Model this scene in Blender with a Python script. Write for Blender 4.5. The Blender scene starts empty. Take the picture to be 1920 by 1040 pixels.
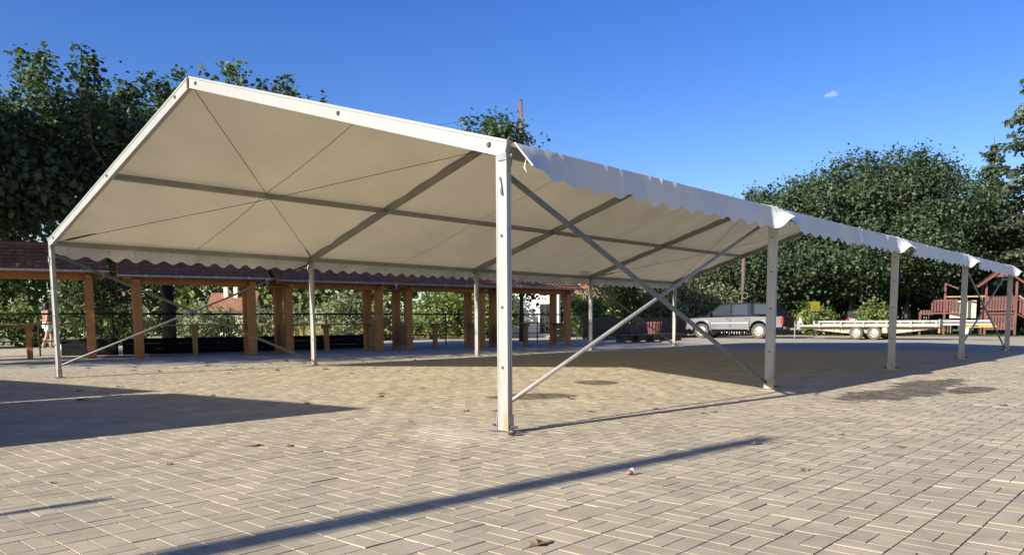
import bpy, math, random
import numpy as np
from mathutils import Vector, Matrix

random.seed(7); rng = np.random.default_rng(7)
sc = bpy.context.scene
COL = sc.collection

# ------------------------------------------------------------------ camera
cd = bpy.data.cameras.new('camera'); cam = bpy.data.objects.new('camera', cd); COL.objects.link(cam)
cd.sensor_width = 36.0; cd.lens = 36.0 * 1462.4 / 1920.0
cd.shift_y = (742.05 - 520.0) / 1920.0
cd.clip_start = 0.05; cd.clip_end = 6000
_r = Vector((0.74175, 0.67065, -0.00617)); _u = Vector((-0.05882, 0.07421, 0.99551)); _f = Vector((-0.66809, 0.73805, -0.09449))
M = Matrix.Identity(4)
for i in range(3):
    M[i][0] = _r[i]; M[i][1] = _u[i]; M[i][2] = -_f[i]
M[0][3], M[1][3], M[2][3] = 4.2402, -4.6002, 0.8923
cam.matrix_world = M
sc.camera = cam
CAM = np.array([4.2402, -4.6002])

# ------------------------------------------------------------------ sky, sun, exposure
SUN_EL = math.radians(24.3)
SUN_AZ = Vector((-0.101, -0.995, 0)).normalized()          # horizontal direction towards the sun
w = bpy.data.worlds.new('World'); sc.world = w; w.use_nodes = True
nt = w.node_tree; nt.nodes.clear()
sky = nt.nodes.new('ShaderNodeTexSky'); sky.sky_type = 'NISHITA'; sky.sun_disc = False
sky.sun_elevation = SUN_EL; sky.sun_rotation = math.atan2(SUN_AZ.x, SUN_AZ.y)
sky.altitude = 0; sky.air_density = 1.0; sky.dust_density = 0.6; sky.ozone_density = 3.0
bg = nt.nodes.new('ShaderNodeBackground'); bg.inputs['Strength'].default_value = 0.081
out = nt.nodes.new('ShaderNodeOutputWorld')
hs = nt.nodes.new('ShaderNodeHueSaturation'); hs.inputs['Saturation'].default_value = 1.33; hs.inputs['Hue'].default_value = 0.522
nt.links.new(sky.outputs['Color'], hs.inputs['Color']); nt.links.new(hs.outputs['Color'], bg.inputs['Color']); nt.links.new(bg.outputs[0], out.inputs['Surface'])
sl = bpy.data.lights.new('sun', 'SUN'); sl.energy = 4.6; sl.angle = math.radians(0.53); sl.color = (1.0, 0.94, 0.83)
so = bpy.data.objects.new('sun', sl); COL.objects.link(so)
travel = Vector((-SUN_AZ.x * math.cos(SUN_EL), -SUN_AZ.y * math.cos(SUN_EL), -math.sin(SUN_EL)))
so.rotation_euler = travel.to_track_quat('-Z', 'Y').to_euler(); so.location = (0, -30, 30)
sc.view_settings.view_transform = 'Standard'; sc.view_settings.look = 'None'
sc.view_settings.exposure = 1.15; sc.view_settings.gamma = 1.0
sc.view_settings.use_curve_mapping = False

# ------------------------------------------------------------------ helpers
def tag(o, label=None, cat=None, group=None, kind=None):
    if label: o['label'] = label
    if cat: o['category'] = cat
    if group: o['group'] = group
    if kind: o['kind'] = kind
    return o

def empty(name, loc=(0, 0, 0), rz=0.0, label=None, cat=None, group=None):
    o = bpy.data.objects.new(name, None); COL.objects.link(o)
    o.location = loc; o.rotation_euler = (0, 0, rz); o.empty_display_size = 0.2
    return tag(o, label, cat, group)

def link(name, me, parent=None, loc=None):
    o = bpy.data.objects.new(name, me); COL.objects.link(o)
    if parent is not None: o.parent = parent
    if loc is not None: o.location = loc
    return o

def copy_tree(o, parent=None):
    c = o.copy(); COL.objects.link(c); c.parent = parent
    for ch in list(o.children): copy_tree(ch, c)
    return c

class MB:
    def __init__(s): s.v = []; s.f = []
    def add(s, vs, fs):
        n = len(s.v); s.v += [tuple(p) for p in vs]; s.f += [tuple(i + n for i in f) for f in fs]; return s
    def box(s, x0, x1, y0, y1, z0, z1):
        return s.add([(x0,y0,z0),(x1,y0,z0),(x1,y1,z0),(x0,y1,z0),(x0,y0,z1),(x1,y0,z1),(x1,y1,z1),(x0,y1,z1)],
                     [(0,3,2,1),(4,5,6,7),(0,1,5,4),(1,2,6,5),(2,3,7,6),(3,0,4,7)])
    def sweep(s, path, sect, up=(0,0,1), scale=None, cap=True):
        """polygon section (a,b) swept along path; a = sideways, b = up"""
        path = [Vector(p) for p in path]; n = len(sect); k = len(path); up = Vector(up); vs = []
        for i, p in enumerate(path):
            d = (path[min(i+1, k-1)] - path[max(i-1, 0)]).normalized()
            a = d.cross(up)
            if a.length < 1e-5: a = d.cross(Vector((0, 1, 0)))
            a.normalize(); b = a.cross(d).normalized(); q = 1 if scale is None else scale[i]
            vs += [p + a * (u * q) + b * (v * q) for u, v in sect]
        fs = []
        for i in range(k - 1):
            for j in range(n):
                fs.append((i*n+j, i*n+(j+1) % n, (i+1)*n+(j+1) % n, (i+1)*n+j))
        if cap: fs += [tuple(range(n))[::-1], tuple((k-1)*n + j for j in range(n))]
        return s.add(vs, fs)
    def bar(s, p0, p1, wd, ht, up=(0,0,1)):
        a, b = wd/2, ht/2
        return s.sweep([p0, p1], [(-a,-b),(a,-b),(a,b),(-a,b)], up)
    def tube(s, path, r, n=8, cap=True):
        rr = r if isinstance(r, (list, tuple)) else [r] * len(path)
        return s.sweep(path, [(math.cos(2*math.pi*j/n), math.sin(2*math.pi*j/n)) for j in range(n)], scale=rr, cap=cap)
    def prism(s, poly, y0, y1):
        """poly in (x,z), extruded along y"""
        n = len(poly)
        vs = [(x, y0, z) for x, z in poly] + [(x, y1, z) for x, z in poly]
        fs = [tuple(range(n)), tuple(range(n, 2*n))[::-1]] + [(j, j+n, (j+1) % n + n, (j+1) % n) for j in range(n)]
        return s.add(vs, fs)
    def lathe(s, prof, n=16, axis='z', c=(0,0,0), cap=True):
        vs = []
        for r, h in prof:
            for j in range(n):
                a = 2*math.pi*j/n; p = (r*math.cos(a), r*math.sin(a), h)
                if axis == 'y': p = (p[0], p[2], p[1])
                if axis == 'x': p = (p[2], p[0], p[1])
                vs.append((p[0]+c[0], p[1]+c[1], p[2]+c[2]))
        fs = [(i*n+j, i*n+(j+1) % n, (i+1)*n+(j+1) % n, (i+1)*n+j) for i in range(len(prof)-1) for j in range(n)]
        if cap: fs += [tuple(range(n))[::-1], tuple((len(prof)-1)*n+j for j in range(n))]
        return s.add(vs, fs)
    def mesh(s, name, mat, smooth=False):
        me = bpy.data.meshes.new(name); me.from_pydata(s.v, [], s.f)
        import bmesh
        bm = bmesh.new(); bm.from_mesh(me); bmesh.ops.recalc_face_normals(bm, faces=bm.faces); bm.to_mesh(me); bm.free()
        if mat: me.materials.append(mat)
        if smooth: me.polygons.foreach_set('use_smooth', [True] * len(me.polygons))
        return me
    def build(s, name, mat, parent=None, loc=None, smooth=False, bevel=0):
        o = link(name, s.mesh(name, mat, smooth), parent, loc)
        if bevel:
            m = o.modifiers.new('bevel', 'BEVEL'); m.width = bevel; m.segments = 2; m.limit_method = 'ANGLE'
        return o

def np_mesh(name, verts, loops, sizes, mat, smooth=False):
    me = bpy.data.meshes.new(name)
    me.vertices.add(len(verts)); me.vertices.foreach_set('co', np.ascontiguousarray(verts, dtype=np.float32).ravel())
    me.loops.add(len(loops)); me.loops.foreach_set('vertex_index', np.ascontiguousarray(loops, dtype=np.int32))
    starts = np.concatenate([[0], np.cumsum(sizes)[:-1]]).astype(np.int32)
    me.polygons.add(len(sizes)); me.polygons.foreach_set('loop_start', starts)
    me.polygons.foreach_set('loop_total', np.asarray(sizes, dtype=np.int32))
    me.update(calc_edges=True)
    me.polygons.foreach_set('use_smooth', np.full(len(sizes), bool(smooth)))
    if mat: me.materials.append(mat)
    return me

# ------------------------------------------------------------------ materials
class N:
    def __init__(s, name):
        s.m = bpy.data.materials.new(name); s.m.use_nodes = True; s.t = s.m.node_tree
        s.b = s.t.nodes['Principled BSDF']; s.o = s.t.nodes['Material Output']
    def n(s, typ, **kw):
        x = s.t.nodes.new('ShaderNode' + typ)
        for k, v in kw.items(): setattr(x, k, v)
        return x
    def l(s, a, b): s.t.links.new(a, b)
    def set(s, **kw):
        for k, v in kw.items(): s.b.inputs[k.replace('_', ' ')].default_value = v
    def noise(s, scale, detail=4, vec=None, rough=.55):
        x = s.n('TexNoise'); x.inputs['Scale'].default_value = scale; x.inputs['Detail'].default_value = detail; x.inputs['Roughness'].default_value = rough
        if vec is not None: s.l(vec, x.inputs['Vector'])
        return x.outputs['Fac']
    def pos(s): return s.n('NewGeometry').outputs['Position']
    def objco(s): return s.n('TexCoord').outputs['Object']
    def ramp(s, fac, stops):
        x = s.n('ValToRGB'); e = x.color_ramp.elements
        while len(e) < len(stops): e.new(0.5)
        for el, (p, c) in zip(e, stops):
            el.position = p; el.color = (c, c, c, 1) if isinstance(c, (int, float)) else (*c, 1)
        s.l(fac, x.inputs[0]); return x.outputs['Color']
    def mix(s, fac, a, b, mode='MIX'):
        x = s.n('Mix', data_type='RGBA', blend_type=mode)
        for sock, val in ((x.inputs[0], fac), (x.inputs[6], a), (x.inputs[7], b)):
            if isinstance(val, (int, float)): sock.default_value = val
            elif isinstance(val, tuple): sock.default_value = (*val, 1)
            else: s.l(val, sock)
        return x.outputs[2]
    def math(s, op, a, b=0.0, c=None):
        x = s.n('Math', operation=op)
        for i, val in enumerate((a, b) if c is None else (a, b, c)):
            if isinstance(val, (int, float)): x.inputs[i].default_value = val
            else: s.l(val, x.inputs[i])
        return x.outputs[0]
    def bump(s, h, strength=.3, dist=.01):
        x = s.n('Bump'); x.inputs['Strength'].default_value = strength; x.inputs['Distance'].default_value = dist
        s.l(h, x.inputs['Height']); s.l(x.outputs[0], s.b.inputs['Normal'])
    def col(s, c):
        if isinstance(c, tuple): s.b.inputs['Base Color'].default_value = (*c, 1)
        else: s.l(c, s.b.inputs['Base Color'])
    def stretch(s, vec, sx, sy, sz):
        x = s.n('Mapping'); x.inputs['Scale'].default_value = (sx, sy, sz); s.l(vec, x.inputs['Vector']); return x.outputs[0]

def plain(name, c, rough=.6, metal=0.0, var=.25, scale=6, bump=0.0, spec=.5):
    k = N(name); f = k.noise(scale, 5, k.objco())
    lo = tuple(x*(1-var) for x in c); hi = tuple(min(1, x*(1+var)) for x in c)
    k.col(k.ramp(f, [(.3, lo), (.7, hi)])); k.set(Roughness=rough, Metallic=metal); k.b.inputs['Specular IOR Level'].default_value = spec
    if bump: k.bump(k.noise(scale*8, 4, k.objco()), bump, .01)
    return k.m

def paver_mat():
    k = N('paver_concrete'); p = k.pos()
    rnd = k.math('FRACT', k.math('ADD', k.n('ObjectInfo').outputs['Random'], k.n('NewGeometry').outputs['Random Per Island']))
    base = k.ramp(rnd, [(0, (.345, .300, .215)), (.5, (.405, .353, .255)), (1, (.455, .398, .292))])
    big = k.noise(.35, 5, p)
    base = k.mix(k.math('MULTIPLY', k.ramp(big, [(.35, 0), (.7, 1)]), .35), base, (.46, .385, .255))
    grime = k.noise(1.5, 7, p, .7)
    base = k.mix(k.ramp(grime, [(.40, .42), (.60, 0)]), base, (.20, .175, .135))
    base = k.mix(k.ramp(k.noise(7, 6, p, .7), [(.45, 0), (.68, .38)]), base, (.50, .43, .31))
    base = k.mix(k.ramp(k.noise(28, 4, p), [(.60, 0), (.72, .35)]), base, (.19, .165, .12))
    fine = k.noise(160, 3, p)
    base = k.mix(.35, base, k.ramp(fine, [(.3, (.25, .225, .19)), (.7, (.52, .485, .41))]), 'OVERLAY')
    # damp stains and a patch of pale sand, each with its own outline
    def blot(cx, cy, rx, ry, rot, nz=1.6, edge=.45, amp=.9):
        mp = k.n('Mapping', vector_type='TEXTURE'); mp.inputs['Location'].default_value = (cx, cy, 0)
        mp.inputs['Rotation'].default_value = (0, 0, rot); mp.inputs['Scale'].default_value = (rx, ry, 1); k.l(p, mp.inputs['Vector'])
        ln = k.n('VectorMath', operation='LENGTH'); k.l(mp.outputs[0], ln.inputs[0])
        d = k.math('ADD', ln.outputs['Value'], k.math('MULTIPLY', k.math('SUBTRACT', k.noise(nz, 5, p), .5), amp*2))
        return k.ramp(d, [(.62, 1), (.62+edge*.35, 0)])
    wet = None
    for a in ((1.35, 5.5, .62, 1.9, -.12, 2.4, .25, .6), (1.3, 7.3, .55, 1.7, .0, 3, .25, .6), (1.95, 6.6, .35, .9, 0, 4, .3, .5), (-1.85, 2.5, .80, .55, 1.0, 2.6, .25, .3), (-2.5, 4.7, .48, .62, 1.0, 2.6, .25, .25)):
        b = blot(*a); wet = b if wet is None else k.mix(1.0, wet, b, 'LIGHTEN')
    base = k.mix(k.math('MULTIPLY', wet, k.ramp(rnd, [(0, .97), (1, .75)])), base, (.075, .062, .042))
    sand = blot(-.35, -.35, .30, .75, .95, 4.0, .6, .9)
    base = k.mix(k.math('MULTIPLY', sand, .45), base, (.56, .49, .37))
    k.col(base); k.set(Roughness=.85); k.b.inputs['Specular IOR Level'].default_value = .35
    k.bump(k.noise(220, 3, p), .25, .004)
    return k.m

def far_paver_mat():
    k = N('far_paving'); p = k.pos()
    br = k.n('TexBrick'); br.inputs['Scale'].default_value = 1.0
    br.inputs['Brick Width'].default_value = .196; br.inputs['Row Height'].default_value = .098; br.inputs['Mortar Size'].default_value = .006
    br.inputs['Color1'].default_value = (.355, .31, .225, 1); br.inputs['Color2'].default_value = (.42, .367, .268, 1); br.inputs['Mortar'].default_value = (.2, .165, .11, 1)
    k.l(p, br.inputs['Vector'])
    base = k.mix(k.math('MULTIPLY', k.ramp(k.noise(.35, 5, p), [(.35, 0), (.7, 1)]), .35), br.outputs['Color'], (.46, .40, .29))
    base = k.mix(k.ramp(k.noise(2.2, 6, p, .65), [(.42, .30), (.62, 0)]), base, (.20, .175, .135))
    base = k.mix(k.ramp(k.noise(.9, 5, p), [(.66, 0), (.74, .35)]), base, (.12, .1, .075))
    k.col(base); k.set(Roughness=.9); k.bump(k.noise(60, 3, p), .2, .006)
    return k.m

def ground_mat(name, stops, scale, bumpd=.05):
    k = N(name); p = k.pos(); f = k.noise(scale, 8, p, .65)
    c = k.ramp(f, stops); c = k.mix(.5, c, k.ramp(k.noise(scale*14, 4, p), [(.3, (.3,.3,.3)), (.7, (.7,.7,.7))]), 'OVERLAY')
    k.col(c); k.set(Roughness=.95); k.bump(k.noise(scale*10, 5, p), .6, bumpd); return k.m

def alu_mat(name, c, streak=.5):
    k = N(name); p = k.objco()
    a = k.noise(3.0, 6, k.stretch(p, 18, 18, .8)); b = k.noise(2.0, 5, p)
    base = k.mix(k.math('MULTIPLY', k.ramp(a, [(.45, 0), (.75, 1)]), streak), c, tuple(x*.62 for x in c))
    base = k.mix(k.math('MULTIPLY', k.ramp(b, [(.5, 0), (.75, 1)]), .35), base, (.52, .47, .38))
    z = k.n('SeparateXYZ'); k.l(k.pos(), z.inputs[0])
    low = k.ramp(z.outputs['Z'], [(.0, 1), (.75, 0)])
    rust = k.math('MULTIPLY', low, k.ramp(k.noise(7, 5, k.stretch(p, 5, 5, .7)), [(.47, 0), (.60, .85)]))
    base = k.mix(rust, base, (.42, .22, .075))
    k.col(base); k.set(Roughness=.42, Metallic=.25); k.bump(k.noise(40, 3, p), .06, .004); return k.m

def fabric_mat(name, c0, c1, transl):
    k = N(name); p = k.pos()
    c = k.ramp(k.noise(.8, 6, p), [(.3, c0), (.7, c1)])
    c = k.mix(k.ramp(k.noise(3.5, 6, k.stretch(p, .35, 1, 1), .7), [(.6, 0), (.8, .22)]), c, tuple(x*.62 for x in c0))
    k.col(c); k.set(Roughness=.5); k.b.inputs['Specular IOR Level'].default_value = .3
    tr = k.n('BsdfTranslucent'); k.l(k.mix(1.0, c, (1.0, .92, .76), 'MULTIPLY'), tr.inputs['Color'])
    mx = k.n('MixShader'); mx.inputs[0].default_value = transl
    k.l(k.b.outputs[0], mx.inputs[1]); k.l(tr.outputs[0], mx.inputs[2]); k.l(mx.outputs[0], k.o.inputs['Surface'])
    k.bump(k.noise(1.6, 5, k.stretch(p, .45, 1.5, 1)), .28, .06); return k.m

def wood_mat(name, c, c2, rough=.65):
    k = N(name); p = k.objco()
    g = k.noise(5, 6, k.stretch(p, 9, 9, .7)); f = k.noise(1.3, 3, p)
    base = k.mix(k.ramp(g, [(.35, 0), (.7, 1)]), c, c2); base = k.mix(k.ramp(f, [(.45, 0), (.7, .5)]), base, tuple(x*.55 for x in c))
    k.col(base); k.set(Roughness=rough); k.bump(g, .2, .006); return k.m

def tile_mat():
    k = N('roof_tile'); p = k.pos()
    r = k.noise(5.5, 2, p)
    c = k.ramp(r, [(.3, (.17, .075, .042)), (.55, (.25, .112, .060)), (.75, (.32, .155, .088))])
    c = k.mix(k.ramp(k.noise(2.0, 6, p, .7), [(.5, 0), (.7, .6)]), c, (.11, .085, .07))
    k.col(c); k.set(Roughness=.8); k.bump(k.noise(60, 3, p), .3, .006); return k.m

def leaf_mat(name, c0, c1, c2, transl=.3, autumn=0.0):
    k = N(name); rnd = k.n('NewGeometry').outputs['Random Per Island']
    c = k.ramp(rnd, [(0, c0), (.55, c1), (1, c2)])
    big = k.noise(.55, 3, k.pos())
    c = k.mix(k.ramp(big, [(.42, 0), (.72, .55)]), c, tuple(x*1.5 for x in c2))
    if autumn: c = k.mix(k.math('MULTIPLY', k.ramp(k.noise(.9, 2, k.pos()), [(.70, 0), (.76, 1)]), autumn), c, (.20, .07, .03))
    k.col(c); k.set(Roughness=.5); k.b.inputs['Specular IOR Level'].default_value = .45
    tr = k.n('BsdfTranslucent'); k.l(k.mix(1.0, c, (1.3, 1.5, .5), 'MULTIPLY'), tr.inputs['Color'])
    mx = k.n('MixShader'); mx.inputs[0].default_value = transl
    k.l(k.b.outputs[0], mx.inputs[1]); k.l(tr.outputs[0], mx.inputs[2]); k.l(mx.outputs[0], k.o.inputs['Surface'])
    return k.m

def bark_mat(name, c, c2, sc_=6):
    k = N(name); p = k.objco(); g = k.noise(sc_, 7, k.stretch(p, 3, 3, .6), .7)
    k.col(k.ramp(g, [(.35, c), (.7, c2)])); k.set(Roughness=.9); k.bump(g, .8, .03); return k.m

def glass_mat():
    k = N('dark_glass'); k.col((.03, .038, .046)); k.set(Roughness=.06); k.b.inputs['Specular IOR Level'].default_value = .45; return k.m

def paint_mat(name, c, rough=.3, metal=.4, dirt=.4):
    k = N(name); p = k.objco(); z = k.n('SeparateXYZ'); k.l(p, z.inputs[0])
    d = k.math('MULTIPLY', k.ramp(z.outputs['Z'], [(.35, 1), (.85, .15)]), k.ramp(k.noise(4, 6, p), [(.3, .3), (.7, 1)]))
    k.col(k.mix(k.math('MULTIPLY', d, dirt), c, (.33, .27, .19))); k.set(Roughness=rough, Metallic=metal)
    k.b.inputs['Coat Weight'].default_value = .15; return k.m

MAT = {}
MAT['paver'] = paver_mat(); MAT['far_paver'] = far_paver_mat()
MAT['sand'] = ground_mat('joint_sand', [(.3, (.15, .125, .09)), (.7, (.27, .23, .165))], 3.0, .004)
MAT['grass'] = ground_mat('grass', [(.3, (.08, .13, .025)), (.55, (.13, .18, .045)), (.75, (.24, .25, .09))], .8, .08)
MAT['dirt'] = ground_mat('dirt_lot', [(.3, (.30, .26, .19)), (.7, (.46, .41, .31))], .7, .03)
MAT['field'] = ground_mat('field', [(.3, (.15, .17, .05)), (.7, (.36, .31, .13))], .3, .1)
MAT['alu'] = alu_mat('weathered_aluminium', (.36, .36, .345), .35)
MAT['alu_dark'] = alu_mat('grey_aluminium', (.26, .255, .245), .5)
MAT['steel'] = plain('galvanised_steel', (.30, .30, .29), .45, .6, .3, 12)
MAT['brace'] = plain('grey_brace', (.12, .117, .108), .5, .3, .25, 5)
MAT['steel_dark'] = plain('dark_steel', (.085, .08, .075), .55, .5, .35, 12)
MAT['fabric'] = fabric_mat('valance_cloth', (.54, .54, .525), (.62, .62, .60), .10)
MAT['roof_cloth'] = fabric_mat('roof_membrane', (.60, .565, .45), (.68, .64, .52), .16)
MAT['seam'] = plain('weld_seam', (.24, .22, .17), .6, 0, .15, 5)
MAT['cable'] = plain('steel_cable', (.10, .085, .06), .5, .5, .2, 9)
MAT['webbing'] = plain('strap_webbing', (.62, .58, .48), .8, 0, .2, 20)
MAT['wood'] = wood_mat('stained_timber', (.40, .150, .030), (.50, .215, .05))
MAT['wood_pale'] = wood_mat('pale_timber', (.27, .16, .08), (.34, .22, .12))
MAT['wood_dark'] = wood_mat('dark_timber', (.06, .04, .028), (.11, .075, .05))
MAT['tile'] = tile_mat()
MAT['zinc'] = plain('zinc_gutter', (.40, .42, .44), .4, .5, .15, 6)
MAT['iron'] = plain('black_iron', (.012, .012, .013), .5, .3, .3, 9)
MAT['black_board'] = plain('black_board', (.012, .012, .013), .95, 0, .3, 6, 0.0, .1)
MAT['red_wood'] = wood_mat('red_brown_timber', (.105, .034, .028), (.165, .062, .05))
MAT['bark'] = bark_mat('bark', (.035, .028, .022), (.11, .092, .07))
MAT['birch_bark'] = bark_mat('birch_bark', (.12, .11, .10), (.62, .60, .54), 4)
MAT['pole_wood'] = bark_mat('pole_wood', (.085, .052, .040), (.16, .10, .08), 3)
MAT['maple'] = leaf_mat('maple_leaf', (.017, .034, .017), (.038, .064, .028), (.085, .115, .048), .38, .6)
MAT['maple_far'] = leaf_mat('far_maple_leaf', (.020, .040, .019), (.036, .063, .029), (.068, .098, .043), .30, .7)
MAT['bush'] = leaf_mat('bush_leaf', (.05, .085, .022), (.10, .14, .036), (.19, .22, .065), .38, .25)
MAT['bush_grey'] = leaf_mat('grey_bush_leaf', (.075, .09, .045), (.14, .155, .08), (.25, .26, .15), .36, .4)
MAT['spruce'] = leaf_mat('spruce_needles', (.018, .034, .018), (.034, .055, .028), (.06, .08, .042), .12)
MAT['dry'] = leaf_mat('dry_grass', (.20, .18, .06), (.32, .27, .10), (.44, .38, .17), .3)
MAT['dead_leaf'] = plain('dead_leaf', (.17, .125, .06), .8, 0, .6, 20)
MAT['plaster'] = plain('white_plaster', (.78, .76, .72), .9, 0, .06, 2)
MAT['cream'] = plain('cream_plaster', (.62, .56, .42), .9, 0, .1, 2)
MAT['glass'] = glass_mat()
MAT['silver'] = paint_mat('silver_paint', (.22, .225, .255), .18, .45, .3)
MAT['navy'] = paint_mat('dark_blue_paint', (.012, .015, .024), .12, .0, .06)
MAT['navy'].node_tree.nodes['Principled BSDF'].inputs['Coat Weight'].default_value = 0.0; MAT['navy'].node_tree.nodes['Principled BSDF'].inputs['Specular IOR Level'].default_value = 0.18
MAT['wine'] = paint_mat('wine_red_paint', (.10, .022, .026), .14, .0, .15)
MAT['rubber'] = plain('tyre_rubber', (.03, .029, .027), .85, 0, .3, 9)
MAT['rubber_dusty'] = plain('dusty_tyre', (.075, .070, .06), .9, 0, .3, 9)
MAT['rim'] = plain('pale_rim', (.40, .37, .30), .45, .3, .2, 9)
MAT['lamp_red'] = plain('red_lens', (.42, .02, .02), .2, 0, .2, 9)
MAT['lens'] = plain('clear_lens', (.6, .6, .58), .15, .2, .1, 9)
MAT['trailer'] = plain('beige_trailer_paint', (.30, .26, .18), .55, .1, .25, 5)
MAT['yellow'] = plain('yellow_paint', (.55, .42, .02), .5, 0, .2, 8)
MAT['blue'] = plain('blue_plastic', (.03, .08, .42), .5, 0, .2, 8)
MAT['sign_yellow'] = plain('yellow_sign', (.17, .16, .012), .5, 0, .15, 8)
MAT['skin'] = plain('skin', (.42, .24, .17), .6, 0, .08, 6)
MAT['pink'] = plain('pink_cloth', (.30, .12, .12), .85, 0, .2, 14)
MAT['whitecloth'] = plain('white_cloth', (.72, .72, .74), .85, 0, .1, 10)
MAT['hair'] = plain('dark_hair', (.02, .014, .011), .6, 0, .3, 30)
MAT['red_foil'] = plain('red_wrapper', (.15, .03, .025), .4, .1, .3, 30)

# ------------------------------------------------------------------ ground and paving
U = 0.196
X0, X1, Y0, Y1 = -12.152, 8.036, -7.056, 14.112        # laid pavers; beyond, the material carries the pattern
gm = MB().add([(-900,-900,-.06),(900,-900,-.06),(900,900,-.06),(-900,900,-.06)], [(0,1,2,3)])
tag(gm.build('ground', MAT['grass']), kind='structure')
fld = MB().add([(-160,-60,-.05),(-34,-60,-.05),(-34,120,-.05),(-160,120,-.05)], [(0,1,2,3)])
tag(fld.build('field', MAT['field']), kind='structure')
lot = MB().add([(-34,-40,-.04),(-19.6,-40,-.04),(-19.6,60,-.04),(-34,60,-.04)], [(0,1,2,3)])
tag(lot.build('dirt_lot', MAT['dirt']), kind='structure')
px0, px1, py0, py1 = -19.7, 30, -30, 41
pv = MB()
for a, b, c, d in ((px0, px1, py0, Y0), (px0, px1, Y1, py1), (px0, X0, Y0, Y1), (X1, px1, Y0, Y1)):
    pv.add([(a,c,0),(b,c,0),(b,d,0),(a,d,0)], [(0,1,2,3)])
paving = tag(pv.build('paving', MAT['far_paver']), kind='structure')
MB().add([(X0,Y0,-.0075),(X1,Y0,-.0075),(X1,Y1,-.0075),(X0,Y1,-.0075)], [(0,1,2,3)]).build('joint_bed', MAT['sand'], paving)

def paver_shape(long_x):
    g = .0014; c = .0020; lx, ly = (U, U/2) if long_x else (U/2, U)
    a, b = lx/2 - g, ly/2 - g
    return np.array([(-a,-b,-.014),(a,-b,-.014),(a,b,-.014),(-a,b,-.014),(-a+c,-b+c,0),(a-c,-b+c,0),(a-c,b-c,0),(-a+c,b-c,0)])
PF = np.array([(4,5,6,7),(0,1,5,4),(1,2,6,5),(2,3,7,6),(3,0,4,7)])
ii, jj = np.meshgrid(np.arange(round(X0/U), round(X1/U)), np.arange(round(Y0/U), round(Y1/U)), indexing='ij')
ii = ii.ravel(); jj = jj.ravel(); ylong = ((ii + jj) % 2 != 0)
cxs = []; cys = []; lxs = []
for s_ in (0, 1):
    cxs.append((ii + np.where(ylong, .25 + .5*s_, .5)) * U); cys.append((jj + np.where(ylong, .5, .25 + .5*s_)) * U); lxs.append(~ylong)
cx = np.concatenate(cxs); cy = np.concatenate(cys); lx = np.concatenate(lxs)
rel = np.stack([cx, cy], 1) - CAM
fh = np.array([_f.x, _f.y]); fh /= np.linalg.norm(fh); rh = np.array([fh[1], -fh[0]])
dep = rel @ fh; lat = rel @ rh
scr_x = 960 + 1462.4*lat/np.maximum(dep, .1)
hor = .8923/np.maximum(dep, .1); scr_y = 742.05 - 1462.4*math.tan(.0946) + 1462.4*hor*1.0
infr = (dep > .5) & (scr_x > 10) & (scr_x < 1910) & (scr_y < 1032)
order = np.argsort(np.where(infr, dep, 1e6))
near = order[:300]; isnear = np.zeros(len(cx), bool); isnear[near] = True
tilt = rng.normal(0, .0032, (len(cx), 2)); lift = rng.normal(0, .0006, len(cx)) - .003*(rng.random(len(cx)) < .015) + .0012*np.sin(cx*1.7+1)*np.sin(cy*1.3)
yaw = rng.normal(0, .006, len(cx))
far_i = np.where(~isnear)[0]
shp = np.where(lx[far_i][:, None, None], paver_shape(True)[None], paver_shape(False)[None])
ca, sa = np.cos(yaw[far_i])[:, None], np.sin(yaw[far_i])[:, None]
vx = shp[:, :, 0]*ca - shp[:, :, 1]*sa; vy = shp[:, :, 0]*sa + shp[:, :, 1]*ca
vz = shp[:, :, 2] + vx*tilt[far_i, 0][:, None] + vy*tilt[far_i, 1][:, None] + lift[far_i][:, None]
V = np.stack([vx + cx[far_i][:, None], vy + cy[far_i][:, None], vz], -1).reshape(-1, 3)
L = (PF[None] + (np.arange(len(far_i))*8)[:, None, None]).ravel()
o = link('pavers', np_mesh('pavers', V, L, np.full(len(far_i)*5, 4), MAT['paver']), paving); o['kind'] = 'stuff'
pm = [np_mesh('paver', paver_shape(b), PF.ravel(), np.full(5, 4), MAT['paver']) for b in (False, True)]
for i in near:
    o = link('paver', pm[int(lx[i])], paving, (cx[i], cy[i], lift[i]))
    o.rotation_euler = (tilt[i, 1], -tilt[i, 0], yaw[i])

# ------------------------------------------------------------------ the tent
tent = empty('marquee_tent', (0, 0, 0), 0, 'long white frame marquee with open sides and scalloped valances on the paving', 'tent')
W, B, H, R = 10.2, 5.0, 2.179, 1.594
ZE = 2.245; ZR = 3.775                                    # rafter axis at eave and ridge
SL = math.atan2(ZR - ZE, W/2)
def rz(x): return ZE + (ZR - ZE) * (1 - abs(x + W/2)/(W/2))
sect_post = [(-.056,-.027),(-.044,-.027),(-.044,-.023),(.044,-.023),(.044,-.027),(.056,-.027),(.056,-.012),(.052,-.012),(.052,.012),(.056,.012),
             (.056,.027),(.044,.027),(.044,.023),(-.044,.023),(-.044,.027),(-.056,.027),(-.056,.012),(-.052,.012),(-.052,-.012),(-.056,-.012)]
def post_mesh():
    m = MB(); n = len(sect_post)
    vs = [(a, b, .02) for a, b in sect_post] + [(a, b, 2.19) for a, b in sect_post]
    m.add(vs, [tuple(range(n))[::-1], tuple(range(n, 2*n))] + [(j, (j+1) % n, (j+1) % n + n, j+n) for j in range(n)])
    return m.mesh('post', MAT['alu'])
pmesh = post_mesh()
bp = MB().box(-.11,.11,-.09,.09,.002,.012); bp.box(.0575,.064,-.034,.034,.012,.15); bp.box(-.064,-.0575,-.034,.034,.012,.15)
bpm = bp.mesh('base_plate', MAT['steel'])
bolt = MB(); bolt.lathe([(.004,-.006),(.012,-.006),(.012,.004),(.006,.004)], 8, 'y')
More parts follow.
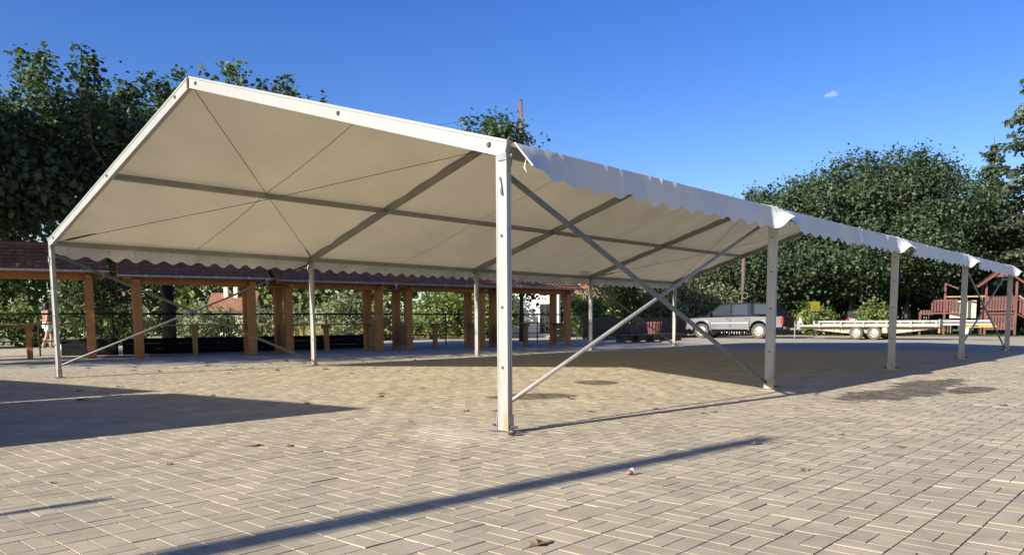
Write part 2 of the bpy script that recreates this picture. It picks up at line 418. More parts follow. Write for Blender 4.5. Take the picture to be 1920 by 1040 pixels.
boltm = bolt.mesh('bolt', MAT['steel_dark'])
bigbolt = MB(); bigbolt.lathe([(.010,-.012),(.017,-.012),(.017,.002),(.024,.002),(.024,.008)], 8, 'y')
bigboltm = bigbolt.mesh('bolt', MAT['steel_dark'])
pin = MB().tube([(-.13,0,.055),(.13,0,.055)], .010, 8).mesh('pin', MAT['steel_dark'], True)
for i in range(5):
    for s_, x in ((1, 0.0), (-1, -W)):
        p = link('post', pmesh, tent, (x, B*i, 0))
        link('base_plate', bpm, p); link('pin', pin, p)
        for z in (.55, 1.05, 1.55, 1.98): link('bolt', boltm, p, (0, -.024, z + random.uniform(-.06, .06)))
        # corner bracket and strap near the post head
        MB().box(-.030,.062,-.034,-.0275,2.145,2.20).box(-.062,.062,.0275,.034,2.10,2.20).build('corner_bracket', MAT['steel'], p)
        if i == 0:
            MB().tube([(s_*.02-.03,-.034,2.02),(s_*.02-.015,-.038,1.95),(s_*.02-.005,-.036,1.88)], .009, 6).build('strap', MAT['steel'], p, smooth=True)
# rafters
sect_raf = [(-.03,-.066),(.03,-.066),(.03,-.050),(.026,-.050),(.026,.044),(.033,.044),(.033,.066),(-.033,.066),(-.033,.044),(-.026,.044),(-.026,-.050),(-.03,-.050)]
for i in range(5):
    y = B*i
    for sgn in (1, -1):
        e = (-W/2 + sgn*(W/2+.05), y, ZE - .05*math.tan(SL)); r = (-W/2 + sgn*.002, y, ZR)
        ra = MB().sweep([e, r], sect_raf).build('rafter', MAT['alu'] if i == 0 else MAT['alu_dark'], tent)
        if i == 0:
            for t in (.035, .42, .965) if sgn > 0 else (.05, .5, .93):
                p = Vector(e).lerp(Vector(r), t)
                bo = link('bolt', bigboltm, ra, (p.x, y - .028, p.z))
    if i == 0:
        MB().box(-W/2-.016,-W/2+.016,-.042,-.036,ZR-.075,ZR+.045).build('ridge_bolt', MAT['steel_dark'], tent)
    # ridge connector plates
    MB().prism([(-W/2-.35, rz(-W/2-.35)-.05),(-W/2, ZR-.05),(-W/2+.35, rz(-W/2+.35)-.05),(-W/2+.35, rz(-W/2+.35)+.03),(-W/2, ZR+.03),(-W/2-.35, rz(-W/2-.35)+.03)], y+.031, y+.036).build('ridge_plate', MAT['alu_dark'], tent)
# purlins
for i in range(4):
    for x, wd, ht in ((0, .06, .07), (-2.55, .055, .08), (-W/2, .07, .08), (-7.65, .055, .08), (-W, .06, .07)):
        tilt_up = (0, 0, 1) if abs(x + W/2) < .1 else (math.sin(SL)*(1 if x > -W/2 else -1), 0, math.cos(SL))
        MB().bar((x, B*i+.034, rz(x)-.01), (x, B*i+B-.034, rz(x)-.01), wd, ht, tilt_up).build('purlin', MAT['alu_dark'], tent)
# membrane, one panel for each bay and slope, with sag, plus mid-bay weld seams
def panel(sgn, i):
    nx, ny = 40, 26; V = []
    y0, y1 = B*i + .030, B*i + B - .030
    for a in range(nx+1):
        t = a/nx; x = -W/2 + sgn*(W/2 + .09)*t
        for b in range(ny+1):
            s_ = b/ny; y = y0 + (y1-y0)*s_
            zz = ZR - abs(x + W/2)*math.tan(SL) + .058
            sag = .045*math.sin(math.pi*s_)*(math.sin(math.pi*min(1, t*2 % 1.0001)) if True else 0)
            wr = .011*math.sin(8*x + 6*y + i*2)*math.exp(-min(s_, 1-s_)*8) + .009*math.sin(14*y + 3*x*math.cos(y))*math.exp(-min(t, 1-t)*9) + .006*math.sin(4.1*y+2.3*x)
            V.append((x, y, zz - sag + wr*min(1, 12*min(t, 1-t) + .15)))
    F = [(a*(ny+1)+b, (a+1)*(ny+1)+b, (a+1)*(ny+1)+b+1, a*(ny+1)+b+1) for a in range(nx) for b in range(ny)]
    p = MB().add(V, F).build('roof_panel', MAT['roof_cloth'], tent, smooth=True)
    # seam: narrow welded strip under the cloth
    m = MB()
    for a in range(nx):
        k1 = V[a*(ny+1) + ny//2]; k2 = V[(a+1)*(ny+1) + ny//2]
        m.add([(k1[0],k1[1]-.007,k1[2]-.004),(k1[0],k1[1]+.007,k1[2]-.004),(k2[0],k2[1]+.007,k2[2]-.004),(k2[0],k2[1]-.007,k2[2]-.004)], [(0,1,2,3)])
    m.build('seam', MAT['seam'], p)
for i in range(4):
    for sgn in (1, -1): panel(sgn, i)
# valances
def valance(sgn, i):
    ny, nz = 300, 9; V = []
    xe = (.09 if sgn > 0 else -W - .09); ze = ZR - (W/2+.09)*math.tan(SL) + .058
    y0, y1 = B*i + .035, B*i + B - .035
    ph = rng.uniform(0, 6, 8)
    WK = [(random.uniform(y0, y1), random.uniform(.025, .07), random.uniform(.004, .013)*random.choice((1, 1, -1)), random.uniform(-.12, .12), random.uniform(.25, .8)) for _ in range(26)]
    for b in range(ny+1):
        y = y0 + (y1-y0)*b/ny; d0 = y - y0; d1 = y1 - y
        if sgn > 0: th = math.radians(7 + 40*math.exp(-(d0/.35)**2) + 50*math.exp(-(d1/.22)**2))
        else: th = math.radians(4 + 14*math.exp(-(d0/.3)**2))
        th += .05*math.sin(3.1*y + ph[0]) + .04*math.sin(7.3*y + ph[1])
        ln = .258 + (.026 if sgn > 0 else .034)*math.sin(2*math.pi*(y - B*i)/.333 + .4 + .35*math.sin(1.3*y + ph[0]))*(1 + .2*math.sin(2.9*y + ph[1]))
        for a in range(nz+1):
            t = a/nz; s_ = ln*t
            ang = th + (1-t)**2*.5
            fold = .012*t*math.sin(5.3*y + ph[4])
            for wy, ww, wa, wsl, wt in WK:
                q = (y - wy - wsl*t)/ww
                if abs(q) < 2.5: fold += wa*math.exp(-q*q)*math.exp(-(t/wt)**2)*(1 if t > .02 else .4)
            ox = s_*math.sin(th)*1.0 + fold; oz = -s_*math.cos(th)
            V.append((xe + sgn*ox, y, ze + oz + .35*fold))
    F = [(b*(nz+1)+a, (b+1)*(nz+1)+a, (b+1)*(nz+1)+a+1, b*(nz+1)+a+1) for b in range(ny) for a in range(nz)]
    v = MB().add(V, F).build('valance', MAT['fabric'], tent, smooth=True)
    if sgn > 0:
        MB().tube([V[0], V[nz]], .009, 6).build('hem_rod', MAT['alu'], v)
    if sgn < 0:   # small hooks on the inside face
        for k in range(4):
            y = y0 + .9 + k*1.1
            MB().tube([(xe+.012, y, ze-.12), (xe+.03, y+.008, ze-.15), (xe+.035, y, ze-.175), (xe+.02, y-.012, ze-.168)], .004, 5).build('hook', MAT['steel_dark'], v)
    # loose tie straps at the near end
    MB().tube([(xe+sgn*.10, y0+.02, ze-.14), (xe+sgn*.10, y0+.0, ze-.20), (xe+sgn*.115, y0+.01, ze-.245)], .007, 5).build('tie_strap', MAT['webbing'], v, smooth=True)
for i in range(4):
    for sgn in (1, -1): valance(sgn, i)
# wall bracing (X in the end bays) and roof cables
for i in (0, 3):
    for x in (0.0, -W):
        o_ = -.02 if x == 0 else .02
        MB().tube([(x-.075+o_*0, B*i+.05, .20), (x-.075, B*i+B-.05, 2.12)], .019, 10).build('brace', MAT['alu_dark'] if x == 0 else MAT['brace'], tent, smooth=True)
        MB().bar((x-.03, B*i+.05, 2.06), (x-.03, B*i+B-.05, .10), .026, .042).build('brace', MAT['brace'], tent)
    for sgn in (1, -1):
        xe, xr = -W/2 + sgn*(W/2-.12), -W/2 + sgn*.05
        for ya, yb in ((B*i+.06, B*i+B-.06), (B*i+B-.06, B*i+.06)):
            a = Vector((xr, ya, rz(xr)-.03)); b = Vector((xe, yb, rz(xe)-.03 + (.012 if ya < yb else 0)))
            c = MB().tube([a, a.lerp(b, .5) - Vector((0, 0, .02 if ya < yb else .045)), b], .005, 6).build('cable', MAT['cable'], tent, smooth=True)
            MB().tube([b.lerp(a, .018), b.lerp(a, .03), b.lerp(a, .075), b.lerp(a, .09)], [.008, .016, .014, .006], 8).build('turnbuckle', MAT['steel_dark'], c, smooth=True)
# anchor stake driven beside the near corner post
MB().lathe([(.018,-.3),(.018,.02),(.03,.022),(.034,.035),(.026,.05),(.008,.055)], 14).build('anchor_stake', MAT['steel_dark'], None, (.155, -.085, 0), smooth=True)
tag(bpy.data.objects['anchor_stake'], 'dark steel stake head hammered in beside the foot of the nearest tent post', 'stake')

# ------------------------------------------------------------------ market stalls
def tile_course(Ln, run, ang):
    """one row of wavy tiles, Ln long, lying on the slope; local x along row, y up-slope"""
    m = MB(); n = int(Ln/.05); V = []
    for k in range(n+1):
        x = Ln*k/n; h = .011*math.sin(2*math.pi*x/.2)
        V += [(x, 0, .052+h), (x, run, .012+h), (x, 0, .004+h)]
    F = []
    for k in range(n):
        a = 3*k; F += [(a, a+3, a+4, a+1), (a+2, a+5, a+3, a)]
    m.add(V, F); return m.mesh('tile_course', MAT['tile'], False)
def make_stall(Ln=2.9):
    t = empty('market_stall')
    yr, ye0, ye1, ze, zr = .62, -.45, 1.69, 2.12, 2.78
    ovl = .42
    for x in (0, Ln):
        for y in (0, .80): MB().box(x-.105, x+.105, y-.105, y+.105, 0, 2.0 if y else 1.95).build('post', MAT['wood'], t, bevel=.008)
        # low side panel of three boards
        for k in range(3): MB().box(x-.02, x+.02, .1065, .6935, .13+k*.245, .13+k*.245+.238).build('side_board', MAT['wood_pale'], t)
        MB().box(x-.07, x+.07, -.3, 1.55, 1.951, 2.05).build('cross_beam', MAT['wood'], t)
        # gable boards
        g = MB().prism([(ye0+.06, ze-.02), (ye1-.06, ze-.02), (yr, zr-.06)], x-.015, x+.015)
        g.v = [(b, a, c) for a, b, c in g.v]; g.build('gable', MAT['wood_dark'], t)
    MB().box(-ovl+.1, Ln+ovl-.1, -.09, .07, 2.0505, 2.17).build('front_beam', MAT['wood'], t, bevel=.008)
    MB().box(.1065, Ln-.1065, -.06, .04, 1.93, 2.049).build('front_fascia', MAT['wood'], t)
    MB().box(-ovl+.1, Ln+ovl-.1, .73, .87, 2.0505, 2.17).build('rear_beam', MAT['wood'], t)
    MB().box(-ovl+.1, Ln+ovl-.1, yr-.05, yr+.05, zr-.15, zr-.04).build('ridge_beam', MAT['wood_dark'], t)
    # roof deck
    for s_, ye in ((0, ye0), (1, ye1)):
        d = MB().add([(-ovl, ye, ze), (Ln+ovl, ye, ze), (Ln+ovl, yr, zr), (-ovl, yr, zr), (-ovl, ye, ze-.03), (Ln+ovl, ye, ze-.03), (Ln+ovl, yr, zr-.03), (-ovl, yr, zr-.03)],
                     [(0,1,2,3),(7,6,5,4),(0,4,5,1),(1,5,6,2),(3,2,6,7),(0,3,7,4)]).build('roof_deck', MAT['wood_dark'], t)
        run = math.hypot(yr-ye, zr-ze); nC = 7; ang = math.atan2(zr-ze, abs(yr-ye))
        tm = tile_course(Ln+2*ovl, run/nC + .03, ang)
        for k in range(nC):
            f = k/nC; c = link('tile_course', tm, t, (-ovl if not s_ else Ln+ovl, ye+(yr-ye)*f, ze+(zr-ze)*f+.004))
            c.rotation_euler = (ang, 0, 0) if not s_ else (ang, 0, math.pi)
        for x in (-ovl-.012, Ln+ovl+.012):
            MB().bar((x, ye-.02, ze-.03), (x, yr, zr-.03), .022, .15).build('bargeboard', MAT['wood'], t)
    for k in range(12):
        a = -ovl + (Ln+2*ovl)*k/12; MB().tube([(a, yr, zr+.005), (a+(Ln+2*ovl)/12+.02, yr, zr+.012)], [.085, .075], 10).build('ridge_tile', MAT['tile'], t)
    # gutter, brackets and spout
    g = MB(); sect = [(.055*math.cos(a), .055*math.sin(a)) for a in [math.pi*(1+k/7) for k in range(8)]] + [(.047*math.cos(a), .047*math.sin(a)) for a in [math.pi*(2-k/7) for k in range(8)]]
    g.sweep([(-ovl-.05, ye0-.05, ze+.03), (Ln+ovl+.08, ye0-.05, ze+.022)], sect); gu = g.build('gutter', MAT['zinc'], t)
    for k in range(4): MB().box(.2+k*.85, .225+k*.85, ye0-.112, ye0-.106, ze-.03, ze+.045).build('bracket', MAT['zinc'], gu)
    MB().tube([(Ln+ovl-.05, ye0-.05, ze-.02), (Ln+ovl-.06, ye0-.05, ze-.07), (Ln+ovl-.06, ye0-.05, ze-.16)], [.06, .04, .035], 10).build('spout', MAT['zinc'], gu)
    # counter on a single middle leg
    MB().box(.1075, Ln-.1075, .48, .685, .84, .88).build('counter_board', MAT['wood_pale'], t)
    MB().box(.1075, Ln-.1075, .6915, .92, .842, .882).build('counter_board', MAT['wood_pale'], t)
    lg = MB().box(Ln/2-.065, Ln/2+.065, .62, .76, 0, .74).build('counter_leg', MAT['wood'], t, bevel=.006)
    MB().box(Ln/2-.12, Ln/2+.12, .60, .78, .741, .838).build('bracket', MAT['wood'], lg)
    return t
ST = [((-18.76, .52), (-17.77, 3.24), 1.06, 'wooden market stall at the left edge, behind the left corner tent post'),
      ((-16.95, 4.13), (-15.97, 6.85), 1.0, 'second wooden market stall from the left, with a thick tree trunk showing through it'),
      ((-15.95, 8.00), (-15.40, 10.88), .985, 'third wooden market stall from the left, yellow grass showing through it'),
      ((-15.35, 12.04), (-14.85, 14.91), .985, 'fourth wooden market stall from the left, just left of the nearest tent post'),
      ((-14.60, 15.92), (-14.10, 18.79), .985, 'wooden market stall farthest right, its red roof tiles in the sun')]
stall = make_stall()
for k, (a, b, zs, lab) in enumerate(ST):
    s_ = stall if k == 0 else copy_tree(stall)
    s_.location = (a[0], a[1], 0); s_.rotation_euler = (0, 0, math.atan2(b[1]-a[1], b[0]-a[0])); s_.scale = (math.hypot(b[0]-a[0], b[1]-a[1])/2.9, 1, zs)
    tag(s_, lab, 'stall', 'wooden market stalls in a row behind the tent')

# huts and poles outside the frame, known by their shadows on the paving
def hut(a, b, h, lab):
    d = Vector((b[0]-a[0], b[1]-a[1], 0)); Ln = d.length; ang = math.atan2(d.y, d.x)
    t = empty('market_hut', (a[0], a[1], 0), ang, lab, 'hut', 'wooden huts that shade the left foreground')
    dp = 1.35; hw = 2.15
    for y in (-dp+.12, dp-.12): MB().box(.12, Ln-.12, y-.02, y+.02, .1, hw).build('wall', MAT['wood'], t)
    for x in (.12, Ln-.12):
        g = MB().prism([(-dp+.15, .1), (dp-.15, .1), (dp-.15, hw), (0, h-.08), (-dp+.15, hw)], x-.02, x+.02); g.v = [(q, p, r) for p, q, r in g.v]
        g.build('wall', MAT['wood'], t)
    for s_ in (-1, 1):
        MB().add([(0, s_*dp*1.08, hw-.12), (Ln, s_*dp*1.08, hw-.12), (Ln, 0, h), (0, 0, h), (0, s_*dp*1.08, hw-.16), (Ln, s_*dp*1.08, hw-.16), (Ln, 0, h-.04), (0, 0, h-.04)],
                 [(0,1,2,3),(7,6,5,4),(0,4,5,1),(1,5,6,2),(0,3,7,4)]).build('roof', MAT['tile'], t)
    MB().box(Ln/2-.4, Ln/2+.4, dp-.099, dp-.07, .12, 2.0).build('door', MAT['wood_pale'], t)
    return t
def unshadow(x, y, h):
    L_ = h/math.tan(SUN_EL); return (x + SUN_AZ.x*L_, y + SUN_AZ.y*L_)
hut(unshadow(-5.73, -.06, 3.0), unshadow(-2.33, .43, 3.0), 3.0, 'wooden hut out of view whose roof shadow reaches farthest over the left paving')
hut(unshadow(-10.6, -.75, 3.0), unshadow(-6.19, -.03, 3.0), 3.0, 'wooden hut out of view whose shadow lies left of the pale sunlit strip')
def pole(name, loc, h, r, lab, cat='pole', cross=None):
    t = empty(name, (loc[0], loc[1], 0), 0, lab, cat)
    MB().tube([(0,0,0), (.01,0,h*.5), (.0,.01,h)], [r, r*.88, r*.72], 14).build('shaft', MAT['pole_wood'], t, smooth=True)
    MB().lathe([(r*.78, 0), (r*.8, .02), (.02, .05)], 12, 'z', (0, 0, h-.01)).build('cap', MAT['steel_dark'], t)
    return t
b = unshadow(1.72, 1.01, 6.6); pole('utility_pole', b, 6.6, .13, 'tall pole out of view whose long shadow crosses the foreground')
b = unshadow(.05, -3.13, 2.9); pole('sign_post', b, 2.9, .05, 'thin post out of view whose short shadow tip lies at the left foreground edge', 'post')

# ------------------------------------------------------------------ railing and low boards behind the stalls
rail_pts = [(-23.2, -2.2), (-19.9, 4.6), (-18.9, 9.5), (-18.2, 14.5), (-17.6, 19.5), (-17.3, 22.5)]
rl = empty('railing', (rail_pts[0][0], rail_pts[0][1], 0), 0, 'black iron railing with thin posts running behind the market stalls', 'railing')
O = Vector((rail_pts[0][0], rail_pts[0][1], 0))
for (a, b) in zip(rail_pts, rail_pts[1:]):
    A, Bv = Vector((*a, 0)) - O, Vector((*b, 0)) - O; n = max(1, round((Bv-A).length/1.9))
    for z, r in ((1.2, .028), (.42, .018)):
        MB().tube([A + Vector((0,0,z)), Bv + Vector((0,0,z))], r, 8).build('rail', MAT['iron'], rl)
    for k in range(n):
        p = A.lerp(Bv, k/n); MB().tube([p, p + Vector((0,0,1.19))], .024, 8).build('post', MAT['iron'], rl)
for (a, b, lab) in (((-20.55, 3.4), (-19.68, 4.6), 'short low black board wall between the first two stalls'),
                    ((-19.64, 4.75), (-18.72, 9.5), 'low black board wall behind the second stall and the tree trunk'),
                    ((-18.70, 9.65), (-18.22, 13.0), 'low black board wall behind the third stall')):
    A, Bv = Vector((*a, 0)), Vector((*b, 0)); d = (Bv-A); t = empty('low_wall', A, math.atan2(d.y, d.x), lab, 'wall', 'low black boards behind the stalls')
    for k in range(3): MB().box(0, d.length, -.02 + .004*k, .02 + .004*k, .0+k*.16, .158+k*.16).build('board', MAT['black_board'], t)
    for k in range(int(d.length/1.4)+1): MB().box(k*1.4+.02, k*1.4+.1, .033, .09, 0, .5).build('stake', MAT['black_board'], t)

# ------------------------------------------------------------------ vegetation
def leaf_verts(kind):
    if kind == 'maple':
        h = [(0,0,0), (.08,.36,.05), (.36,.34,.04), (.52,.52,.08), (.74,.28,.04), (1.02,0,-.06)]
        v = h + [(x, -y, z) for x, y, z in h[1:5]]
        return np.array(v), [(0,5,4,3,2,1), (0,6,7,8,9,5)]
    v = [(0,0,0), (.45,.36,.07), (1,0,-.04), (.45,-.36,.07)]
    return np.array(v), [(0,2,1), (0,3,2)]
def leaf_mesh(name, C, Nn, S, mat, kind='simple'):
    n = len(C); lv, lf = leaf_verts(kind)
    Nn = Nn/np.maximum(np.linalg.norm(Nn, axis=1, keepdims=True), 1e-6)
    t = rng.normal(size=(n, 3)); t[:, 2] -= .5; t -= (t*Nn).sum(1, keepdims=True)*Nn; t /= np.maximum(np.linalg.norm(t, axis=1, keepdims=True), 1e-6)
    b = np.cross(Nn, t)
    V = C[:, None] + S[:, None, None]*(lv[None, :, 0:1]*t[:, None] + lv[None, :, 1:2]*b[:, None] + lv[None, :, 2:3]*Nn[:, None])
    k = len(lv); flat = np.concatenate([np.array(f) for f in lf]); sizes = np.tile([len(f) for f in lf], n)
    L_ = (flat[None] + (np.arange(n)*k)[:, None]).ravel()
    return np_mesh(name, V.reshape(-1, 3), L_, sizes, mat)
def gaps(P, s=1.0, ph=0.0):
    return np.sin(P[:,0]*1.3*s+ph)+np.sin(P[:,1]*1.7*s+1.3+ph)+np.sin(P[:,2]*1.9*s+.7)+.8*np.sin((P[:,0]+P[:,2])*2.9*s+ph)+.8*np.sin((P[:,1]-P[:,2])*2.6*s)
def crown_pts(lobes, ncl, per, sig, gap=-1.2, shell=2.6, seed=0):
    vol = np.array([l[1][0]*l[1][1]*l[1][2] for l in lobes]); pr = vol/vol.sum()
    idx = rng.choice(len(lobes), ncl*2, p=pr)
    d = rng.normal(size=(ncl*2, 3)); d /= np.linalg.norm(d, axis=1, keepdims=True)
    rr = rng.random(ncl*2)**(1/shell)
    Cc = np.array([lobes[i][0] for i in idx]); Rr = np.array([lobes[i][1] for i in idx])
    P = Cc + d*Rr*rr[:, None]
    keep = gaps(P, 1.0, seed) > gap
    P = P[keep][:ncl]; d = d[keep][:ncl]
    n = len(P); sz = rng.uniform(.55, 1.35, n)
    Q = np.repeat(P, per, 0) + rng.normal(size=(n*per, 3))*np.repeat(sz, per)[:, None]*np.array(sig)
    D = np.repeat(d, per, 0)
    return P, Q, D
def limbs(m, base, fork, r0, targets, n=7):
    base = Vector(base); fork = Vector(fork)
    mid = base.lerp(fork, .5) + Vector((random.uniform(-.08, .08), random.uniform(-.08, .08), 0))
    m.tube([base - Vector((0,0,.1)), base + Vector((0,0,.15)), mid, fork], [r0*1.45, r0*1.12, r0*.95, r0*.9], 12)
    for tg in targets:
        tg = Vector(tg); v = tg - fork
        p1 = fork + v*.35 + Vector((0,0,.12*v.length)) + Vector((random.uniform(-.3,.3), random.uniform(-.3,.3), 0)); p2 = fork + v*.7 + Vector((random.uniform(-.3,.3), random.uniform(-.3,.3), .08*v.length))
        m.tube([fork - Vector((0,0,.15)), p1, p2, tg], [r0*.62, r0*.36, r0*.2, r0*.06], n)
        for k in range(3):
            s0 = p1.lerp(p2, random.random()); e = s0 + Vector((random.uniform(-1,1), random.uniform(-1,1), random.uniform(.1,.9)))*v.length*.28
            m.tube([s0, s0.lerp(e, .5) + Vector((0,0,.1)), e], [r0*.17, r0*.1, r0*.03], 5)
def tree(name, label, loc, lobes, fork_z, r0, ncl, per, sig, lsize, mat, kind='simple', group=None, gap=-1.2, shoots=(), bark='bark', cat='tree', fork_xy=(0,0), shell=2.6):
    t = empty(name, (loc[0], loc[1], 0), 0, label, cat, group)
    P, Q, D = crown_pts(lobes, ncl, per, sig, gap, shell, seed=loc[0]*.7)
    extra = []; ED = []
    m = MB()
    tg = [tuple(P[i]) for i in rng.choice(len(P), 9, replace=False)]
    limbs(m, (0,0,0), (fork_xy[0], fork_xy[1], fork_z), r0, tg)
    for (a, b) in shoots:                                   # upright leafy twigs that break the outline
        a, b = Vector(a), Vector(b); fk = Vector((fork_xy[0], fork_xy[1], fork_z)); m.tube([fk, fk.lerp(a, .5) + Vector((0, 0, .25)), a, a.lerp(b, .5), b], [.07, .05, .035, .022, .008], 5)
        ln = (b-a).length; k = int(ln*95)
        tt = rng.random(k)**.8; pp = np.array(a)[None]*(1-tt[:, None]) + np.array(b)[None]*tt[:, None]
        extra.append(pp + rng.normal(size=(k, 3))*(.34*(1.15-tt)+.06)[:, None]); ED.append(np.tile([0, 0, 1.0], (k, 1)))
    if extra: Q = np.concatenate([Q]+extra); D = np.concatenate([D]+ED)
    m.build('trunk', MAT[bark], t, smooth=True)
    Nn = D*.55 + np.array([0, 0, .55]) + rng.normal(size=Q.shape)*.65
    S = lsize*rng.uniform(.5, 1.3, len(Q))
    link('crown', leaf_mesh('crown', Q, Nn, S, MAT[mat], kind), t)
    return t

def sh(n, lobes, ln=(.7, 1.5), ang=(0, 360), up=.8):
    out_ = []
    for k in range(n):
        c, r = lobes[k % len(lobes)]; a = math.radians(random.uniform(*ang)); e = random.uniform(.35, 1.35)
        p = Vector((c[0]+r[0]*.85*math.cos(a)*math.cos(e), c[1]+r[1]*.85*math.sin(a)*math.cos(e), c[2]+r[2]*.85*math.sin(e)))
        d = Vector((math.cos(a)*.4*math.cos(e), math.sin(a)*.4*math.cos(e), up)).normalized()*random.uniform(*ln); out_.append((p, p+d))
    return out_
lb = [((0,0,5.8),(5.2,5.0,2.1)), ((1.2,1.6,6.6),(3.3,3.1,1.6)), ((-.8,-2.4,6.3),(3.0,3.0,1.6)), ((1.6,-2.5,5.0),(3.4,3.2,1.5)), ((1.5,3.8,6.7),(2.1,2.1,1.5))]
tree('maple_tree', 'large dark maple rising behind the stalls above the left end of the tent', (-21.65, 7.04), lb, 2.55, .24, 760, 46, (.34,.34,.26), .155, 'maple', 'maple', 'maples along the square', -.15, sh(50, lb, (.7, 1.5)))
lb2 = [((0,0,5.0),(4.6,4.6,1.9)), ((2.0,1.2,4.7),(3.2,3.0,1.5)), ((0,2.2,5.4),(2.8,2.8,1.4))]
tree('maple_tree', 'dark maple whose crown is cut by the left edge of the photo', (-22.8, .2), lb2, 2.6, .26, 560, 46, (.34,.34,.26), .155, 'maple', 'maple', 'maples along the square', -.1, sh(30, lb2, (.4, .9)))
lb3 = [((0,-.5,7.4),(4.9,4.2,3.4)), ((.6,-1.2,10.6),(4.4,3.6,3.2))]
tree('maple_tree', 'maple out of view at the left that shades the stalls', (-17.4, -6.2), lb3, 2.6, .26, 900, 26, (.5,.5,.4), .27, 'maple', 'simple', 'maples along the square', -1.3)

# grove behind the pickup and trailer
G = [((-17.4, 44.4), [((0,0,5.3),(4.6,4.6,3.6)), ((.9,-.4,7.3),(3.2,3.2,2.2)), ((-1.2,-2.6,4.0),(3.4,2.6,1.8))], 'leafy maple behind the pickup, leftmost of the dense grove'),
     ((-12.6, 45.1), [((0,0,6.2),(5.0,5.0,4.0)), ((.2,-.6,8.2),(3.8,3.8,2.4)), ((-.4,-3.0,5.0),(4.2,3.0,2.0))], 'broad dense maple behind the trailer in the middle of the grove'),
     ((-9.9, 46.8), [((0,0,6.3),(4.4,4.4,4.0)), ((-.5,-.4,8.4),(3.1,3.1,2.3)), ((.2,-2.8,5.2),(3.6,2.6,1.9))], 'tall dense maple in the grove behind the playground bridge'),
     ((-7.2, 52.5), [((0,0,4.6),(3.6,3.6,3.4)), ((-.8,-1.0,6.2),(2.6,2.6,2.0))], 'shaded maple at the right end of the grove behind the slide')]
for loc, lobes, lab in G:
    tree('maple_tree', lab, loc, lobes, 2.6, .28, 900, 54, (.46,.46,.30), .205, 'maple_far', 'simple', 'maples of the grove', -1.5, sh(8, lobes, (.4, .9)), shell=3.2)
# tree behind the farthest stall
lb = [((0,0,6.2),(2.2,2.2,1.9)), ((.0,-.1,8.25),(1.8,1.8,1.35)), ((.6,1.0,3.6),(1.8,1.8,1.2)), ((.8,1.6,2.9),(1.3,1.2,.8))]
tree('linden_tree', 'tree whose top shows over the tent beside the brown pole', (-19.85, 20.85), lb, 2.2, .20, 640, 34, (.30,.30,.24), .16, 'maple', 'maple', None, -2.6, sh(4, lb, (.3, .6)))

def shrub(label, loc, rx, ry, h, n, ls, mat, group, kind='simple', cat='shrub', name='shrub'):
    lobes = [((0,0,h*.48),(rx,ry,h*.5)), ((rx*.35,-ry*.2,h*.62),(rx*.6,ry*.7,h*.36)), ((-rx*.4,.2,h*.55),(rx*.55,ry*.6,h*.38))]
    t = empty(name, (loc[0], loc[1], -.03), 0, label, cat, group)
    P, Q, D = crown_pts(lobes, n, 26, (.2,.2,.16), -2.0, 2.6, loc[1])
    Q[:, 2] = np.maximum(Q[:, 2], .04)
    m = MB()
    for k in range(6):
        p = P[rng.integers(len(P))]; m.tube([(random.uniform(-.15,.15), random.uniform(-.15,.15), 0), (p[0]*.4, p[1]*.4, p[2]*.5), tuple(p)], [.045, .03, .01], 5)
    m.build('stem', MAT['bark'], t)
    link('foliage', leaf_mesh('foliage', Q, D*.5 + np.array([0,0,.5]) + rng.normal(size=Q.shape)*.65, ls*rng.uniform(.6, 1.3, len(Q)), MAT[mat], kind), t)
    return t
SHR = [((-33.5, -2.0), 2.8, 2.4, 3.6, 'bush', 'dark green bush seen through the first stall at the left edge'),
       ((-33.6, 2.6), 2.5, 2.2, 3.5, 'bush_grey', 'tall grey-green bush behind the person in pink'),
       ((-33.4, 6.4), 1.8, 1.7, 2.7, 'bush', 'bright green bush between the first and second stall'),
       ((-33.0, 9.6), 2.0, 1.8, 2.9, 'bush', 'green bush just left of the trunk in the second stall'),
       ((-32.5, 13.8), 1.8, 1.6, 2.5, 'bush_grey', 'grey-green bush right of the trunk in the second stall'),
       ((-26.4, 6.6), 1.5, 1.5, 4.3, 'maple', 'tall dark bush in the gap between the first two roofs'),
       ((-35.5, 15.6), 1.7, 1.6, 2.2, 'bush', 'low bush before the red-roofed distant house'),
       ((-34.5, 19.5), 1.7, 1.5, 2.6, 'bush_grey', 'pale bush behind the right end of the second stall'),
       ((-29.6, 15.2), 1.3, 1.3, 2.0, 'bush_grey', 'pale low bush at the right end of the second stall'),
       ((-29.4, 19.6), 1.7, 1.5, 3.1, 'bush_grey', 'silvery bush between the second and third stall'),
       ((-29.0, 22.0), 1.4, 1.3, 2.3, 'bush_grey', 'round grey bush left of the yellow grass in the third stall'),
       ((-28.6, 25.0), 2.0, 1.6, 3.5, 'bush', 'yellow-green bush between the third and fourth stall'),
       ((-27.4, 27.0), 2.0, 1.8, 3.6, 'bush', 'dense leafy bush filling the fourth stall'),
       ((-26.2, 28.2), 1.4, 1.3, 3.0, 'bush', 'leafy bush at the right end of the fourth stall'),
       ((-20.4, 28.8), 1.6, 1.4, 2.5, 'bush', 'bright green bush right of the farthest stall, before the brown roof'),
       ((-21.0, 33.0), 1.7, 1.6, 3.4, 'bush', 'green bush left of the birch trunk'),
       ((-19.8, 36.0), 2.0, 1.8, 3.6, 'bush_grey', 'tall bush right of the birch trunk behind the picket fence'),
       ((-18.6, 38.6), 1.8, 1.7, 3.2, 'bush_grey', 'loose bush in front of the pickup bonnet'),
       ((-13.4, 41.6), 1.2, 1.1, 2.3, 'bush', 'rounded bush behind the pickup tailgate'),
       ((-10.4, 42.2), 1.0, 1.0, 2.2, 'bush', 'rounded bush behind the trailer beside the yellow sign')]
